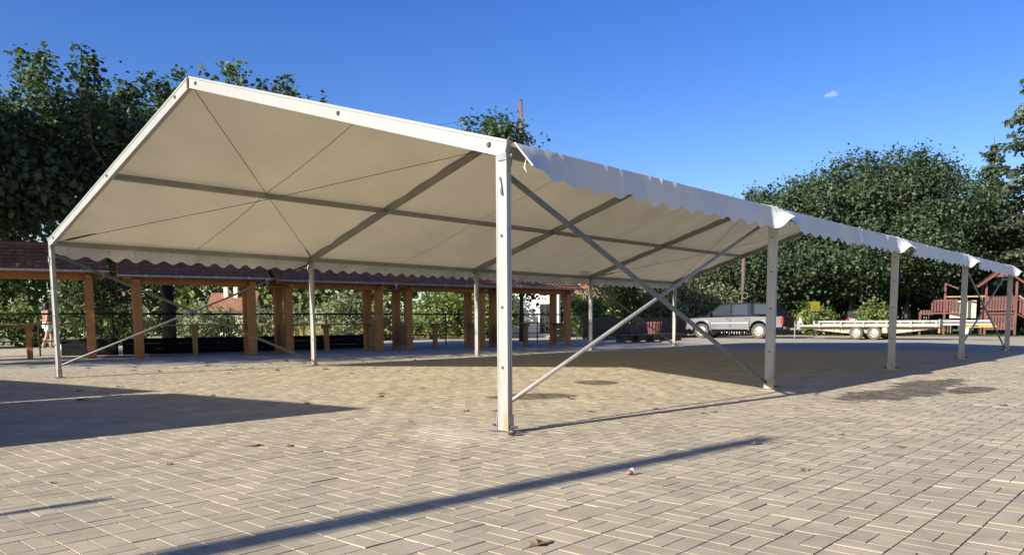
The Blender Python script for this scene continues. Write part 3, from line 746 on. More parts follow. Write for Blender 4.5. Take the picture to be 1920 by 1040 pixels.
for loc, rx, ry, h, mt, lab in SHR:
    h = h*.78 if loc[0] < -28.5 else h
    shrub(lab, loc, rx, ry, h, int(80*rx*h/3), .17 if loc[0] < -21 else .2, mt, 'shrubs beyond the square')
# background tree line beyond the field, each tree its own thing
BT = [(-62, -8, 'leftmost'), (-66, 4, 'second'), (-68, 12, 'third'), (-68, 20, 'fourth'), (-66, 28, 'fifth'), (-62, 35, 'sixth'), (-58, 43, 'seventh'), (-52, 52, 'eighth'), (-44, 62, 'ninth'), (-36, 70, 'tenth'), (-27, 74, 'last')]
for x, y, od in BT:
    lobes = [((0,0,4.2),(5.0,5.2,4.0)), ((1,2,6.2),(3.4,3.4,2.6))]
    tree('field_tree', f'{od} from the left of the distant trees beyond the field', (x, y), lobes, 1.6, .22, 150, 26, (.7,.7,.5), .55, 'bush', 'simple', 'distant trees beyond the field', -2.5)
# birch with a pale trunk
lb = [((0,0,4.6),(1.7,1.7,2.3)), ((.4,.2,3.0),(1.8,1.7,1.2)), ((0,0,2.2),(1.5,1.4,.6))]
tree('birch_tree', 'birch with pale trunk between the bushes near the picket fence', (-20.9, 30.2), lb, 3.4, .075, 240, 26, (.3,.3,.32), .13, 'bush', 'simple', None, -1.6, bark='birch_bark')

def spruce(label, loc, h, r, n_whorl, mat='spruce', ls=.34, seed=1):
    t = empty('spruce_tree', (loc[0], loc[1], 0), 0, label, 'tree', 'spruces at the right')
    m = MB().tube([(0,0,-.1), (0,0,h*.5), (.05,0,h)], [h*.02, h*.013, .01], 10); C = []; D = []
    for k in range(n_whorl):
        f = (k + random.random()*.5)/n_whorl; z = h*(.10 + .88*f); ln = r*(1-f)**.8*random.uniform(.8, 1.1) + .25
        for q in range(random.randint(5, 7)):
            a = random.uniform(0, 2*math.pi); dr = Vector((math.cos(a), math.sin(a), 0)); L_ = ln*random.uniform(.75, 1.1)
            P = [Vector((0,0,z)), dr*L_*.5 + Vector((0,0,z-.16*L_)), dr*L_ + Vector((0,0,z-.14*L_))]
            m.tube(P, [.035, .025, .008], 5)
            c = max(10, int(26*L_)); s_ = rng.random(c)**.8
            pts = np.where(s_[:, None] < .5, np.array(P[0])*(1-2*s_[:, None]) + np.array(P[1])*2*s_[:, None], np.array(P[1])*(2-2*s_[:, None]) + np.array(P[2])*(2*s_[:, None]-1))
            wd = .34*L_*(1.1-s_)*s_**.4
            side = np.array((-dr.y, dr.x, 0))*rng.uniform(-1, 1, c)[:, None]*wd[:, None]
            C.append(pts + side + np.stack([rng.normal(0,.03,c), rng.normal(0,.03,c), -np.abs(rng.normal(0,.16,c))], 1))
            D.append(np.tile(np.array(dr)*.4, (c, 1)) + rng.normal(size=(c, 3))*.5 + np.array([0,0,.5]))
    m.build('trunk', MAT['bark'], t, smooth=True)
    C = np.concatenate(C); D = np.concatenate(D)
    link('crown', leaf_mesh('crown', C, D, ls*rng.uniform(.6, 1.2, len(C)), MAT[mat]), t)
    return t
spruce('tall spruce with drooping boughs cut by the right edge', (-4.15, 50.0), 17.0, 4.2, 28)
spruce('pointed spruce rising behind the right end of the grove', (-9.0, 63.4), 14.4, 3.6, 26)
spruce('lower spruce filling the gap beneath the right-hand spruces', (-3.4, 58.0), 8.5, 3.6, 17)

# tall dry grass behind the third stall: nobody could count the blades
n = 9000; gx = rng.uniform(-40, -30.5, n); gy = rng.uniform(19, 33, n); hgt = rng.uniform(.5, 1.15, n)
a = rng.uniform(0, 2*math.pi, n); wv = np.stack([np.cos(a), np.sin(a), np.zeros(n)], 1)*.022; bend = np.stack([rng.normal(0,.16,n), rng.normal(0,.16,n), np.zeros(n)], 1)
Bs = np.stack([gx, gy, np.full(n, -.05)], 1); Tp = Bs + bend + np.stack([np.zeros(n)]*2 + [hgt], 1)
o = link('tall_grass', np_mesh('tall_grass', np.stack([Bs-wv, Bs+wv, Tp], 1).reshape(-1, 3), np.arange(3*n), np.full(n, 3), MAT['dry']))
tag(o, 'tall sunlit yellow grass seen through the third stall', 'grass', kind='stuff')

# ------------------------------------------------------------------ houses in the background
def house(label, loc, rz_, wd, dp, hw, hr, wall, windows=(), chim=False, ridge='x'):
    t = empty('house', (loc[0], loc[1], -.03), rz_, label, 'house')
    for y in (0, dp): MB().box(0, wd, y-.1, y+.1, 0, hw).build('wall', MAT[wall], t)
    for x in (0, wd):
        if ridge == 'x':
            g = MB().prism([(.1005, 0), (dp-.1005, 0), (dp-.1005, hw), (dp/2, hr-.1), (.1005, hw)], x-.1, x+.1); g.v = [(q, p, r) for p, q, r in g.v]
        else: g = MB().box(x-.1, x+.1, .1005, dp-.1005, 0, hw)
        g.build('wall', MAT[wall], t)
    rf = empty('roof'); rf.parent = t
    if ridge == 'x':
        for s_ in (0, 1):
            e = -.45 if not s_ else dp+.45; n = 9
            for k in range(n):
                f0, f1 = k/n, (k+1.15)/n; y0_, z0_ = e+(dp/2-e)*f0, hw-.15+(hr-hw+.15)*f0; y1_, z1_ = e+(dp/2-e)*min(1, f1), hw-.15+(hr-hw+.15)*min(1, f1)
                MB().add([(-.35, y0_, z0_+.07), (wd+.35, y0_, z0_+.07), (wd+.35, y1_, z1_+.01), (-.35, y1_, z1_+.01), (-.35, y0_, z0_), (wd+.35, y0_, z0_)], [(0,1,2,3), (4,5,1,0)]).build('tile_course', MAT['tile'], rf)
    else:
        MB().prism([(0, hw), (wd, hw), (wd/2, hr-.12)], -.1, .1).build('gable', MAT[wall], t)
        MB().prism([(0, hw), (wd, hw), (wd/2, hr-.12)], dp-.1, dp+.1).build('gable', MAT[wall], t)
        for s_ in (0, 1):
            e = -.4 if not s_ else wd+.4; n = 8
            for k in range(n):
                f0, f1 = k/n, min(1, (k+1.15)/n); x0_, z0_ = e+(wd/2-e)*f0, hw-.15+(hr-hw+.15)*f0; x1_, z1_ = e+(wd/2-e)*f1, hw-.15+(hr-hw+.15)*f1
                MB().add([(x0_, -.5, z0_+.07), (x0_, dp+.4, z0_+.07), (x1_, dp+.4, z1_+.01), (x1_, -.5, z1_+.01), (x0_, -.5, z0_), (x0_, dp+.4, z0_)], [(0,1,2,3), (4,5,1,0)]).build('tile_course', MAT['tile'], rf)
    for (x0_, x1_, z0_, z1_) in windows:
        wn = MB().box(x0_, x1_, -.125, -.101, z0_, z1_).build('window', MAT['glass'], t)
        f = MB(); 
        for a_, b_, c_, d_ in ((x0_-.06, x1_+.06, z1_, z1_+.06), (x0_-.06, x1_+.06, z0_-.06, z0_), (x0_-.06, x0_, z0_, z1_), (x1_, x1_+.06, z0_, z1_), ((x0_+x1_)/2-.03, (x0_+x1_)/2+.03, z0_+.001, z1_-.001)): f.box(a_, b_, -.145, -.1015, c_, d_)
        f.build('frame', MAT['wood_dark'], wn)
    if chim: 
        for cx_ in (wd*.3, wd*.55): MB().box(cx_-.16, cx_+.16, dp*.3, dp*.3+.4, hr-.9, hr+.45).build('chimney', MAT['cream'], t)
    return t
RZ = math.atan2(rh[1], rh[0])
house('white plastered house showing bright behind the farthest market stall', (-27.7, 28.4), RZ-.02, 4.3, 7, 3.1, 5.2, 'plaster', ((3.25, 3.75, .3, 1.9),), ridge='y')
house('house with large brown tiled roof right of the farthest stall', (-31.5, 38.2), RZ-.35, 6.5, 8, 2.3, 5.6, 'cream', ((1.2, 2.2, .9, 1.9),))
house('tiny distant cream house between the first and second stall', (-59.9, 17.6), RZ-.2, 2.6, 4, 2.3, 3.6, 'cream', ((.8, 1.5, .8, 1.7),))
house('distant house with red roof and pale chimneys right of the tree trunk', (-57.0, 26.4), RZ+.1, 3.2, 4, 2.1, 3.5, 'cream', ((1, 1.8, .8, 1.7),), True)
house('white house glimpsed through leaves in front of the pickup bonnet', (-28.0, 47.0), RZ-.1, 7.0, 6, 2.9, 4.6, 'plaster', ((1, 2, .9, 2.0), (4, 5, .9, 2.0)))

# understorey behind the grove
US = [(-24, 52, 'leftmost'), (-19, 53.5, 'second from the left'), (-14.5, 54.5, 'third from the left'), (-10.8, 56.5, 'fourth from the left'), (-6.8, 63, 'fifth from the left'), (-3.2, 66, 'rightmost')]
for x, y, od in US:
    shrub(f'dark undergrowth thicket in the shade behind the grove, {od}', (x, y), 3.4, 2.6, 4.4, 150, .36, 'maple_far', 'undergrowth behind the grove', name='thicket', cat='thicket')

# ------------------------------------------------------------------ poles and wires
p1 = pole('utility_pole', (-19.58, 22.40), 10.75, .125, 'brown wooden utility pole rising above the tent beside the nearest post')
MB().tube([(.13, -.05, 10.0), (.2, -.06, 9.2), (.16, -.05, 8.3), (.14, -.03, 7.4)], .012, 6).build('drop_cable', MAT['zinc'], p1, smooth=True)
MB().box(-.2, -.11, -.05, .05, 9.55, 9.7).build('insulator', MAT['steel_dark'], p1)
wire = []
for k in range(17):
    t = k/16; a = Vector((-19.68, 22.3, 10.25)); b_ = Vector((-30.0, 9.0, 8.6)); p = a.lerp(b_, t); p.z -= 1.1*4*t*(1-t)*.5; wire.append(p)
tag(MB().tube(wire, .007, 5).build('overhead_wire', MAT['iron']), 'thin overhead wire running left from the brown utility pole', 'wire')
p2 = pole('utility_pole', (-16.14, 37.65), 7.2, .13, 'brown wooden pole standing behind the pickup cab')
MB().tube([(.17*math.cos(a_)+.22, -.14, 2.3+.17*math.sin(a_)) for a_ in [k*math.pi/8 for k in range(17)]], .012, 6).build('cable_coil', MAT['steel'], p2, smooth=True)

# ------------------------------------------------------------------ picket fence, slatted bin, low bench
def pickets(label, a, b, h, wd, gap, mat, name='picket_fence', rails=(.25, .85)):
    A, Bv = Vector((*a, 0)), Vector((*b, 0)); d = Bv-A; t = empty(name, A, math.atan2(d.y, d.x), label, 'fence'); n = int(d.length/(wd+gap))
    m = MB().prism([(-wd/2, .05), (wd/2, .05), (wd/2, h-.05), (0, h), (-wd/2, h-.05)], -.012, .012).mesh('picket', MAT[mat])
    for k in range(n):
        o_ = link('picket', m, t, ((k+.5)*(wd+gap), random.uniform(-.004, .004), 0)); o_.scale.z = random.uniform(.97, 1.03)
    for z in rails: MB().box(0, d.length, .0165, .05, z, z+.07).build('rail', MAT[mat], t)
    for k in range(int(d.length/2.4)+1): MB().box(k*2.4-.04+.05, k*2.4+.04+.05, .051, .12, 0, h-.02).build('post', MAT[mat], t)
    return t
pickets('dark picket fence with narrow gaps behind the low bench and slatted bin', (-19.26, 26.74), (-16.92, 32.90), 1.1, .085, .03, 'wood_dark')
pickets('dark fence in the shade behind the trailer and dark red car', (-17.9, 38.3), (-8.6, 49.8), 1.25, .10, .06, 'iron')
t = empty('litter_bin', (-16.12, 28.23, 0), RZ, 'red-brown slatted bin standing before the dark picket fence', 'bin')
for k in range(14):
    a_ = 2*math.pi*k/14; c_, s_ = math.cos(a_), math.sin(a_)
    MB().bar((.27*c_, .27*s_, .05), (.36*c_, .36*s_, .86), .022, .10, (-s_, c_, 0)).build('slat', MAT['red_wood'], t)
MB().lathe([(.24, .06), (.25, .08), (.30, .8), (.29, .8), (.24, .1)], 14).build('liner', MAT['iron'], t)
def bench(label, a, b, z):
    A, Bv = Vector((*a, 0)), Vector((*b, 0)); d = Bv-A; t = empty('low_bench', A, math.atan2(d.y, d.x), label, 'bench')
    for k in range(3): MB().box(0, d.length, k*.15, k*.15+.135, z-.05, z).build('plank', MAT['wood_dark'], t)
    n = 5
    for k in range(n):
        x = .2 + (d.length-.6)*k/(n-1); MB().box(x, x+.14, .02, .41, 0, z-.0505).build('leg', MAT['wood_dark'], t)
    MB().box(.21, d.length-.22, .2, .23, .05, z-.06).build('stretcher', MAT['wood_dark'], t)
bench('long low dark bench beyond the far left tent post', (-14.19, 22.55), (-13.98, 27.4), .33)
t = empty('pale_box', (-26.49, 5.35, 0), .9, 'small white box on the ground beyond the railing, beside the left corner post', 'box')
MB().box(-.13, .13, -.1, .1, 0, .17).build('body', MAT['plaster'], t, bevel=.01); MB().box(-.14, .14, -.11, .11, .171, .195).build('lid', MAT['plaster'], t, bevel=.004)

# ------------------------------------------------------------------ vehicles
def wheel(t, x, y, r, wd, side, tyre='rubber_dusty', holes=6, z=None):
    z = r if z is None else z
    h = empty('wheel', (x, y, z)); h.parent = t
    MB().lathe([(r*.62, -wd/2), (r*.9, -wd/2), (r, -wd/2+.03), (r, wd/2-.03), (r*.9, wd/2), (r*.62, wd/2)], 26, 'y', cap=False).build('tyre', MAT[tyre], h, smooth=False)
    s_ = side; m = MB().lathe([(r*.63, -wd*.3), (r*.63, wd*.42*1), (r*.56, wd*.44), (r*.5, wd*.28), (r*.2, wd*.36), (r*.18, wd*.45), (.01, wd*.46)], 22, 'y')
    if s_ < 0: m.v = [(a, -b, c) for a, b, c in m.v]
    rm = m.build('rim', MAT['rim'], h)
    for k in range(holes):
        a_ = 2*math.pi*k/holes; m = MB().lathe([(r*.085, 0), (r*.085, .012)], 8, 'y', (r*.38*math.cos(a_), s_*(wd*.325), r*.38*math.sin(a_))); m.build('hole', MAT['iron'], h)
    return h
def arch(x, r, z0, n=9):
    return [(x + r*math.cos(a_), z0 + r*math.sin(a_)) for a_ in [math.pi - math.pi*k/n for k in range(n+1)]]
def body_prism(m, poly, half, inset_fn):
    """side profile in (x,z) with tumblehome: y half-width from inset_fn(z)"""
    n = len(poly); vs = [(x, half*inset_fn(z), z) for x, z in poly] + [(x, -half*inset_fn(z), z) for x, z in poly]
    m.add(vs, [tuple(range(n))[::-1], tuple(range(n, 2*n))] + [(j, (j+1) % n, (j+1) % n + n, j+n) for j in range(n)]); return m

tk = empty('pickup_truck', (-12.55, 32.70, 0), math.atan2(-.085, -1.0), 'silver pickup truck with dark upper body parked beyond the far tent posts', 'truck')
tum = lambda z: 1.0 - (z-1.05)*.22
low = [(-1.15, .62), (-1.12, .55)] + [(-.50, .55)] + arch(0, .46, .42) + [(.50, .45), (2.44, .45)] + arch(2.97, .46, .42) + [(3.50, .45), (3.72, .5), (3.78, .62), (3.76, .92), (3.66, 1.0), (2.72, 1.05), (.42, 1.08), (-1.15, 1.08)]
body_prism(MB(), low, .86, lambda z: 1.0).build('body', MAT['silver'], tk, bevel=.025)
up = [(-.02, 1.081), (2.70, 1.051), (3.60, 1.003), (3.56, 1.05), (2.72, 1.15), (2.05, 1.70), (1.85, 1.755), (.62, 1.77), (.42, 1.72), (.36, 1.2), (.3, 1.14), (-.02, 1.14)]
body_prism(MB(), up, .845, tum).build('cab', MAT['navy'], tk, bevel=.02)
cap = [(.34, 1.15), (.40, 1.70), (.32, 1.755), (-.45, 1.74), (-.92, 1.15)]
body_prism(MB(), cap, .83, tum).build('bed_canopy', MAT['navy'], tk, bevel=.03)
def side_glass(name, poly, par, mat='glass', off=.006, half=.845):
    for s_ in (1, -1):
        o_ = MB(); n = len(poly); vs = [(x, s_*(half*tum(z)+off), z) for x, z in poly] + [(x, s_*(half*tum(z)-.02), z) for x, z in poly]
        o_.add(vs, [tuple(range(n)), tuple(range(n, 2*n))[::-1]] + [(j, (j+1) % n, (j+1) % n+n, j+n) for j in range(n)]); o_.build(name, MAT[mat], par)
side_glass('front_window', [(1.50, 1.17), (2.52, 1.17), (2.0, 1.64), (1.50, 1.67)], tk)
side_glass('rear_window', [(.55, 1.18), (1.38, 1.17), (1.38, 1.67), (.64, 1.68)], tk)
side_glass('canopy_window', [(.22, 1.22), (.26, 1.66), (-.4, 1.64), (-.68, 1.22)], tk, half=.83)
MB().add([(2.735, .72, 1.17), (2.735, -.72, 1.17), (2.10, -.62, 1.685), (2.10, .62, 1.685)], [(0,1,2,3)]).build('windscreen', MAT['glass'], tk)
side_glass('door_seam', [(1.435, .56), (1.45, .56), (1.45, 1.07), (1.435, 1.07)], tk, 'iron', .004, .86)
side_glass('door_seam', [(.455, .56), (.47, .56), (.47, 1.07), (.455, 1.07)], tk, 'iron', .004, .86)
side_glass('door_handle', [(1.52, .98), (1.68, .98), (1.68, 1.01), (1.52, 1.01)], tk, 'iron', .02, .86)
side_glass('door_handle', [(.55, .98), (.71, .98), (.71, 1.01), (.55, 1.01)], tk, 'iron', .02, .86)
side_glass('side_strip', [(.5, .74), (2.42, .74), (2.42, .79), (.5, .79)], tk, 'lens', .014, .86)
for x in (0, 2.97):
    for s_ in (1, -1):
        m = MB(); m.sweep([(x+.50*math.cos(a_), s_*.865, .42+.50*math.sin(a_)) for a_ in [math.pi*k/12 for k in range(13)]], [(-.035, -.04), (.035, -.04), (.035, .04), (-.035, .04)], (0, 1, 0)); m.build('wheel_arch', MAT['silver'], tk)
        wheel(tk, x, s_*.74, .37, .24, s_)
MB().box(-1.175, -1.152, -.78, .78, .60, 1.06).build('tailgate', MAT['navy'], tk); MB().box(-1.30, -1.176, -.8, .8, .46, .585).build('rear_bumper', MAT['steel_dark'], tk, bevel=.02)
MB().box(3.70, 3.86, -.82, .82, .42, .66).build('front_bumper', MAT['steel_dark'], tk, bevel=.04)
for s_ in (1, -1):
    MB().box(-1.19, -1.06, s_*.80-.068, s_*.80+.068, .72, 1.02).build('tail_light', MAT['lamp_red'], tk, bevel=.01)
    MB().box(3.60, 3.79, s_*.68-.15, s_*.68+.15, .76, .93).build('headlight', MAT['lens'], tk, bevel=.02)
    MB().box(2.42, 2.52, s_*.98-.1, s_*.98+.1, 1.16, 1.32).build('wing_mirror', MAT['navy'], tk, bevel=.03)
MB().box(.1, 3.3, -.6, .6, .33, .448).build('chassis', MAT['iron'], tk)

tr = empty('flatbed_trailer', (-7.50, 32.75, 0), math.pi + .02, 'long beige flatbed trailer loaded with aluminium tent beams, hitched behind the pickup', 'trailer')
for s_ in (1, -1):
    m = MB().prism([(2.75, .50), (2.4, .46), (1.0, .30), (-1.3, .30), (-2.5, .46), (-2.7, .54), (2.75, .56)], s_*.72-.03, s_*.72+.03); m.build('chassis_beam', MAT['trailer'], tr)
    m = MB().box(-2.95, 3.0, s_*.98-.03, s_*.98+.03, .58, .67); m.build('deck_rail', MAT['alu_dark'], tr)
    for k in range(7): MB().box(-2.9+k*.97, -2.82+k*.97, s_*1.012-.001, s_*1.012+.03, .56, .86).build('stake', MAT['alu_dark'], tr)
    for x in (.37, -.39): wheel(tr, x, s_*.90, .30, .20, s_, 'rubber_dusty', 8)
    MB().box(-.95, -.72, s_*.90-.1, s_*.90+.1, .30, .56).build('mudguard', MAT['trailer'], tr, bevel=.02)
    for k in range(3): MB().lathe([(.03, 0), (.03, .008)], 10, 'y', (.85+.28*k, s_*.751, .42)).build('hole', MAT['iron'], tr)
MB().box(-2.9, 2.95, -.94, .94, .575, .60).build('deck', MAT['wood_dark'], tr)
MB().bar((2.7, .45, .52), (3.75, .05, .46), .07, .09).build('drawbar', MAT['steel'], tr); MB().bar((2.7, -.45, .52), (3.75, -.05, .46), .07, .09).build('drawbar', MAT['steel'], tr)
MB().box(3.7, 3.95, -.05, .05, .43, .50).build('coupling', MAT['steel_dark'], tr)
MB().tube([(3.45, .18, .05), (3.45, .18, .85)], .03, 8).build('jockey_post', MAT['steel'], tr)
MB().prism([(2.78, .5), (3.12, .5), (3.02, 1.02), (2.94, 1.02)], .72, .78).build('winch_plate', MAT['steel'], tr)
MB().box(-2.99, -2.955, -.95, .95, .58, .9).build('tail_board', MAT['alu_dark'], tr)
for k, (y, z, x0_, x1_) in enumerate(((.86, .64, -2.8, 2.3), (.70, .64, -2.8, 1.5), (.52, .64, -4.9, 1.9), (.2, .64, -4.6, 2.4), (-.2, .64, -2.8, 2.2), (-.6, .64, -4.2, 2.2), (.80, .775, -2.6, 2.0), (.45, .775, -4.8, 1.4), (0, .775, -2.7, 2.0), (-.45, .775, -2.6, 1.7))):
    tag(MB().bar((-7.5-x0_, 32.75-y, z+.04), (-7.5-x1_, 32.75-y, z+.04), .11, .085).build('tent_beam', MAT['alu_dark']), 
        ['aluminium beam lying lowest on the near edge of the trailer', 'second aluminium beam from the near edge of the trailer deck', 'long aluminium beam overhanging the trailer tail, low and near', 'long aluminium beam overhanging the tail at the middle of the deck', 'short aluminium beam past the middle of the trailer deck', 'aluminium beam lying low on the far edge of the trailer', 'aluminium beam topmost on the near edge of the load', 'long upper aluminium beam overhanging the trailer tail', 'upper aluminium beam in the middle of the load', 'upper aluminium beam on the far side of the load'][k], 'beam', 'aluminium beams loaded on the trailer')

cr = empty('car', (-11.6, 45.0, 0), math.atan2(.80, -.10), 'dark red car parked in shade behind the trailer, tail towards the square', 'car')
cl = [(-2.0, .5), (-1.95, .35), (-1.62, .33)] + arch(-1.25, .36, .33) + [(-.85, .28), (.85, .28)] + arch(1.25, .36, .33) + [(1.7, .33), (1.95, .4), (1.97, .62), (1.85, .78), (1.0, .92), (-1.9, .98), (-2.0, .9)]
body_prism(MB(), cl, .84, lambda z: 1).build('body', MAT['wine'], cr, bevel=.04)
body_prism(MB(), [(-1.88, .981), (1.0, .921), (.25, 1.42), (-.1, 1.48), (-1.35, 1.47), (-1.7, 1.38)], .80, lambda z: 1-(z-.92)*.25).build('cabin', MAT['glass'], cr, bevel=.03)
body_prism(MB(), [(.15, 1.44), (-.1, 1.495), (-1.35, 1.487), (-1.62, 1.42), (-1.35, 1.43), (-.1, 1.44)], .74, lambda z: 1-(z-1.3)*.25).build('roof', MAT['wine'], cr, bevel=.01)
for s_ in (1, -1):
    for x in (-1.25, 1.25): wheel(cr, x, s_*.74, .31, .2, s_, 'rubber', 5)
    MB().box(-2.03, -1.9, s_*.70-.12, s_*.70+.12, .62, .93).build('tail_light', MAT['lamp_red'], cr, bevel=.01)
MB().box(-2.03, -2.0, -.26, .26, .55, .66).build('number_plate', MAT['lens'], cr)
MB().box(-2.08, -1.9, -.8, .8, .36, .52).build('bumper', MAT['wine'], cr, bevel=.03)

# ------------------------------------------------------------------ sign, playground, seesaw
t = empty('yellow_sign', (-11.89, 37.45, 0), RZ, 'square yellow sign on a thin post behind the trailer front', 'sign')
MB().tube([(0, .03, 0), (0, .03, 2.0)], .025, 8).build('post', MAT['iron'], t); MB().box(-.24, .24, -.008, .008, 1.38, 1.88).build('panel', MAT['sign_yellow'], t, bevel=.004)
MB().box(-.17, .17, -.0115, -.0085, 1.48, 1.52).build('bar', MAT['wood_dark'], t); MB().box(-.1, .1, -.0115, -.0085, 1.58, 1.62).build('bar', MAT['wood_dark'], t)

pg = empty('playground_set', (-5.58, 45.86, 0), RZ-.40, 'red-brown wooden playground tower with roof, slatted rails and ramp', 'playground')
def slat(x, y, z0_, z1_, wd=.10, th=.025, axis='x', mat='red_wood'):
    if axis == 'x': MB().box(x-wd/2, x+wd/2, y-th/2, y+th/2, z0_, z1_).build('slat', MAT[mat], pg)
    else: MB().box(x-th/2, x+th/2, y-wd/2, y+wd/2, z0_, z1_).build('slat', MAT[mat], pg)
for x in (0, 1.45):
    for y in (0, 1.4): MB().box(x-.055, x+.055, y-.055, y+.055, 0, 2.95).build('post', MAT['red_wood'], pg)
for k in range(10):
    slat(.09+k*.141, -.07, .28, 1.10); slat(.09+k*.141, -.07, 1.34, 2.15)
    slat(1.52, .09+k*.135, 1.34, 2.15, axis='y')
for z in (.35, 1.02, 1.22, 1.42, 2.02): MB().box(-.055, 1.505, -.0565, -.02, z-.04, z+.04).build('rail', MAT['red_wood'], pg)
MB().box(.056, 1.394, .0, 1.4, 1.13, 1.17).build('platform', MAT['red_wood'], pg)
for s_ in (-1, 1):
    for k in range(5):
        f0, f1 = k/5, min(1, (k+1.1)/5); e = .725 + s_*1.18; x0_, x1_ = e+(.725-e)*f0, e+(.725-e)*f1; z0_, z1_ = 2.72+.95*f0, 2.72+.95*f1
        MB().add([(x0_, -.45, z0_+.03), (x0_, 1.85, z0_+.03), (x1_, 1.85, z1_+.01), (x1_, -.45, z1_+.01), (x0_, -.45, z0_), (x0_, 1.85, z0_)], [(0,1,2,3), (4,5,1,0)]).build('roof_board', MAT['red_wood'], pg)
MB().prism([(.2, 3.2), (1.25, 3.2), (.725, 3.62)], -.36, -.33).build('gable', MAT['red_wood'], pg)
for s_ in (-1, 1): MB().bar((.725+s_*1.22, -.46, 2.66), (.725, -.46, 3.64), .04, .09).build('bargeboard', MAT['red_wood'], pg)
for k in range(13):                                        # sloping ramp rail on the right
    x = 1.66+k*.14; z = 2.15-k*.115; slat(x, -.02, z-.95, z)
MB().bar((1.56, -.05, 2.16), (3.5, -.05, .62), .05, .09).build('rail', MAT['wood_pale'], pg); MB().bar((1.56, .5, 1.15), (3.5, .5, .12), .9, .05).build('ramp', MAT['red_wood'], pg)
MB().box(-2.0, -.056, -.04, .04, 2.12, 2.2).build('bridge_beam', MAT['wood_pale'], pg)
for x, h_ in ((-2.02, 2.95), (-3.25, 1.32), (-.95, 2.1)): MB().box(x-.05, x+.05, -.05, .05, 0, h_).build('post', MAT['red_wood'], pg)
MB().bar((-2.02, 0, 2.92), (-1.35, 0, 2.6), .06, .08).build('arm', MAT['red_wood'], pg)
for k in range(9): slat(-2.65+k*.15, -.06, 1.32-(.0 if k > 3 else .0), 2.02 if k > 1 else 1.9)
for k in range(5): slat(-3.2+k*.14, -.06, 1.15, 1.42)
MB().box(-3.3, -1.3, -.03, .5, 1.2, 1.28).build('walkway', MAT['red_wood'], pg); MB().box(-2.66, -1.35, -.0465, -.01, 1.9, 1.98).build('rail', MAT['red_wood'], pg)
for k in range(4): slat(-2.2+k*.2, .4, .1, .6, mat='wood_pale')
tag(MB().box(-.75, .75, -.02, .02, .95, 1.95).build('cream_board', MAT['cream'], None, (-6.7, 45.9, 0), bevel=.01), 'plain cream board behind the playground bridge', 'board').rotation_euler.z = RZ
cbp = bpy.data.objects['cream_board']
MB().box(-.6, -.54, .0205, .08, 0, 1.9).build('leg', MAT['iron'], cbp); MB().box(.54, .6, .0205, .08, 0, 1.9).build('leg', MAT['iron'], cbp)
sw = empty('seesaw', (-5.35, 43.35, 0), RZ+.05, 'yellow seesaw with blue seat on the grass before the playground', 'seesaw')
MB().bar((-.75, 0, .48), (.95, 0, .50), .09, .09).build('beam', MAT['yellow'], sw); MB().tube([(0, 0, 0), (0, 0, .44)], .05, 8).build('pivot', MAT['iron'], sw)
MB().box(-.45, -.15, -.12, .12, .53, .60).build('seat', MAT['blue'], sw, bevel=.02); MB().tube([(-.1, 0, .54), (-.1, 0, .85), (-.1, .15, .85)], .015, 6).build('handle', MAT['blue'], sw)
MB().box(-.72, -.6, -.05, .05, .1, .44).build('buffer', MAT['whitecloth'], sw)

# ------------------------------------------------------------------ person walking beyond the railing
pr = empty('person', (-29.06, 5.72, -.04), RZ+2.2, 'person with dark hair in pink top and white shorts walking behind the first stall', 'person')
sk = bpy.data.meshes.new('body')
J = {'pel': (0,0,.95,.14), 'waist': (0,.0,1.12,.125), 'chest': (0,-.01,1.32,.15), 'neck': (0,0,1.49,.06), 'head': (0,-.02,1.60,.095), 'crown': (0,-.01,1.70,.085),
     'shL': (.17,0,1.42,.065), 'elL': (.24,.05,1.14,.045), 'wrL': (.25,-.06,.92,.032), 'haL': (.25,-.09,.83,.034),
     'shR': (-.17,0,1.42,.065), 'elR': (-.23,.04,1.14,.045), 'wrR': (-.26,.10,.92,.032), 'haR': (-.26,.12,.83,.034),
     'hiL': (.09,0,.88,.095), 'knL': (.10,-.12,.50,.062), 'anL': (.10,-.06,.10,.042), 'toL': (.10,-.22,.04,.035),
     'hiR': (-.09,0,.88,.095), 'knR': (-.10,.06,.50,.062), 'anR': (-.10,.22,.12,.042), 'toR': (-.10,.12,.03,.035)}
kn = list(J); ed = [('pel','waist'),('waist','chest'),('chest','neck'),('neck','head'),('head','crown'),('chest','shL'),('shL','elL'),('elL','wrL'),('wrL','haL'),('chest','shR'),('shR','elR'),('elR','wrR'),('wrR','haR'),
      ('pel','hiL'),('hiL','knL'),('knL','anL'),('anL','toL'),('pel','hiR'),('hiR','knR'),('knR','anR'),('anR','toR')]
sk.from_pydata([J[k][:3] for k in kn], [(kn.index(a), kn.index(b)) for a, b in ed], [])
bo = link('body', sk, pr); sk.materials.append(MAT['skin']); md = bo.modifiers.new('skin', 'SKIN')
for k, nm in enumerate(kn): sk.skin_vertices[0].data[k].radius = (J[nm][3], J[nm][3]*.85)
sk.skin_vertices[0].data[0].use_root = True
sb = bo.modifiers.new('sub', 'SUBSURF'); sb.levels = 2; sb.render_levels = 2
MB().lathe([(.17,1.0),(.165,1.1),(.155,1.2),(.185,1.34),(.19,1.42),(.10,1.49),(.07,1.5)], 16).build('top', MAT['pink'], pr, smooth=True)
MB().lathe([(.185,.80),(.195,.9),(.175,1.0),(.165,1.04)], 16).build('shorts', MAT['whitecloth'], pr, smooth=True)
for x, yk in ((.095, -.05), (-.095, .03)): MB().tube([(x, 0, .86), (x, yk, .68)], [.115, .11], 12).build('shorts_leg', MAT['whitecloth'], pr, smooth=True)
MB().lathe([(.06,1.46),(.10,1.52),(.115,1.62),(.11,1.70),(.08,1.755),(.02,1.775)], 14, 'z', (0, .025, 0)).build('hair', MAT['hair'], pr, smooth=True)

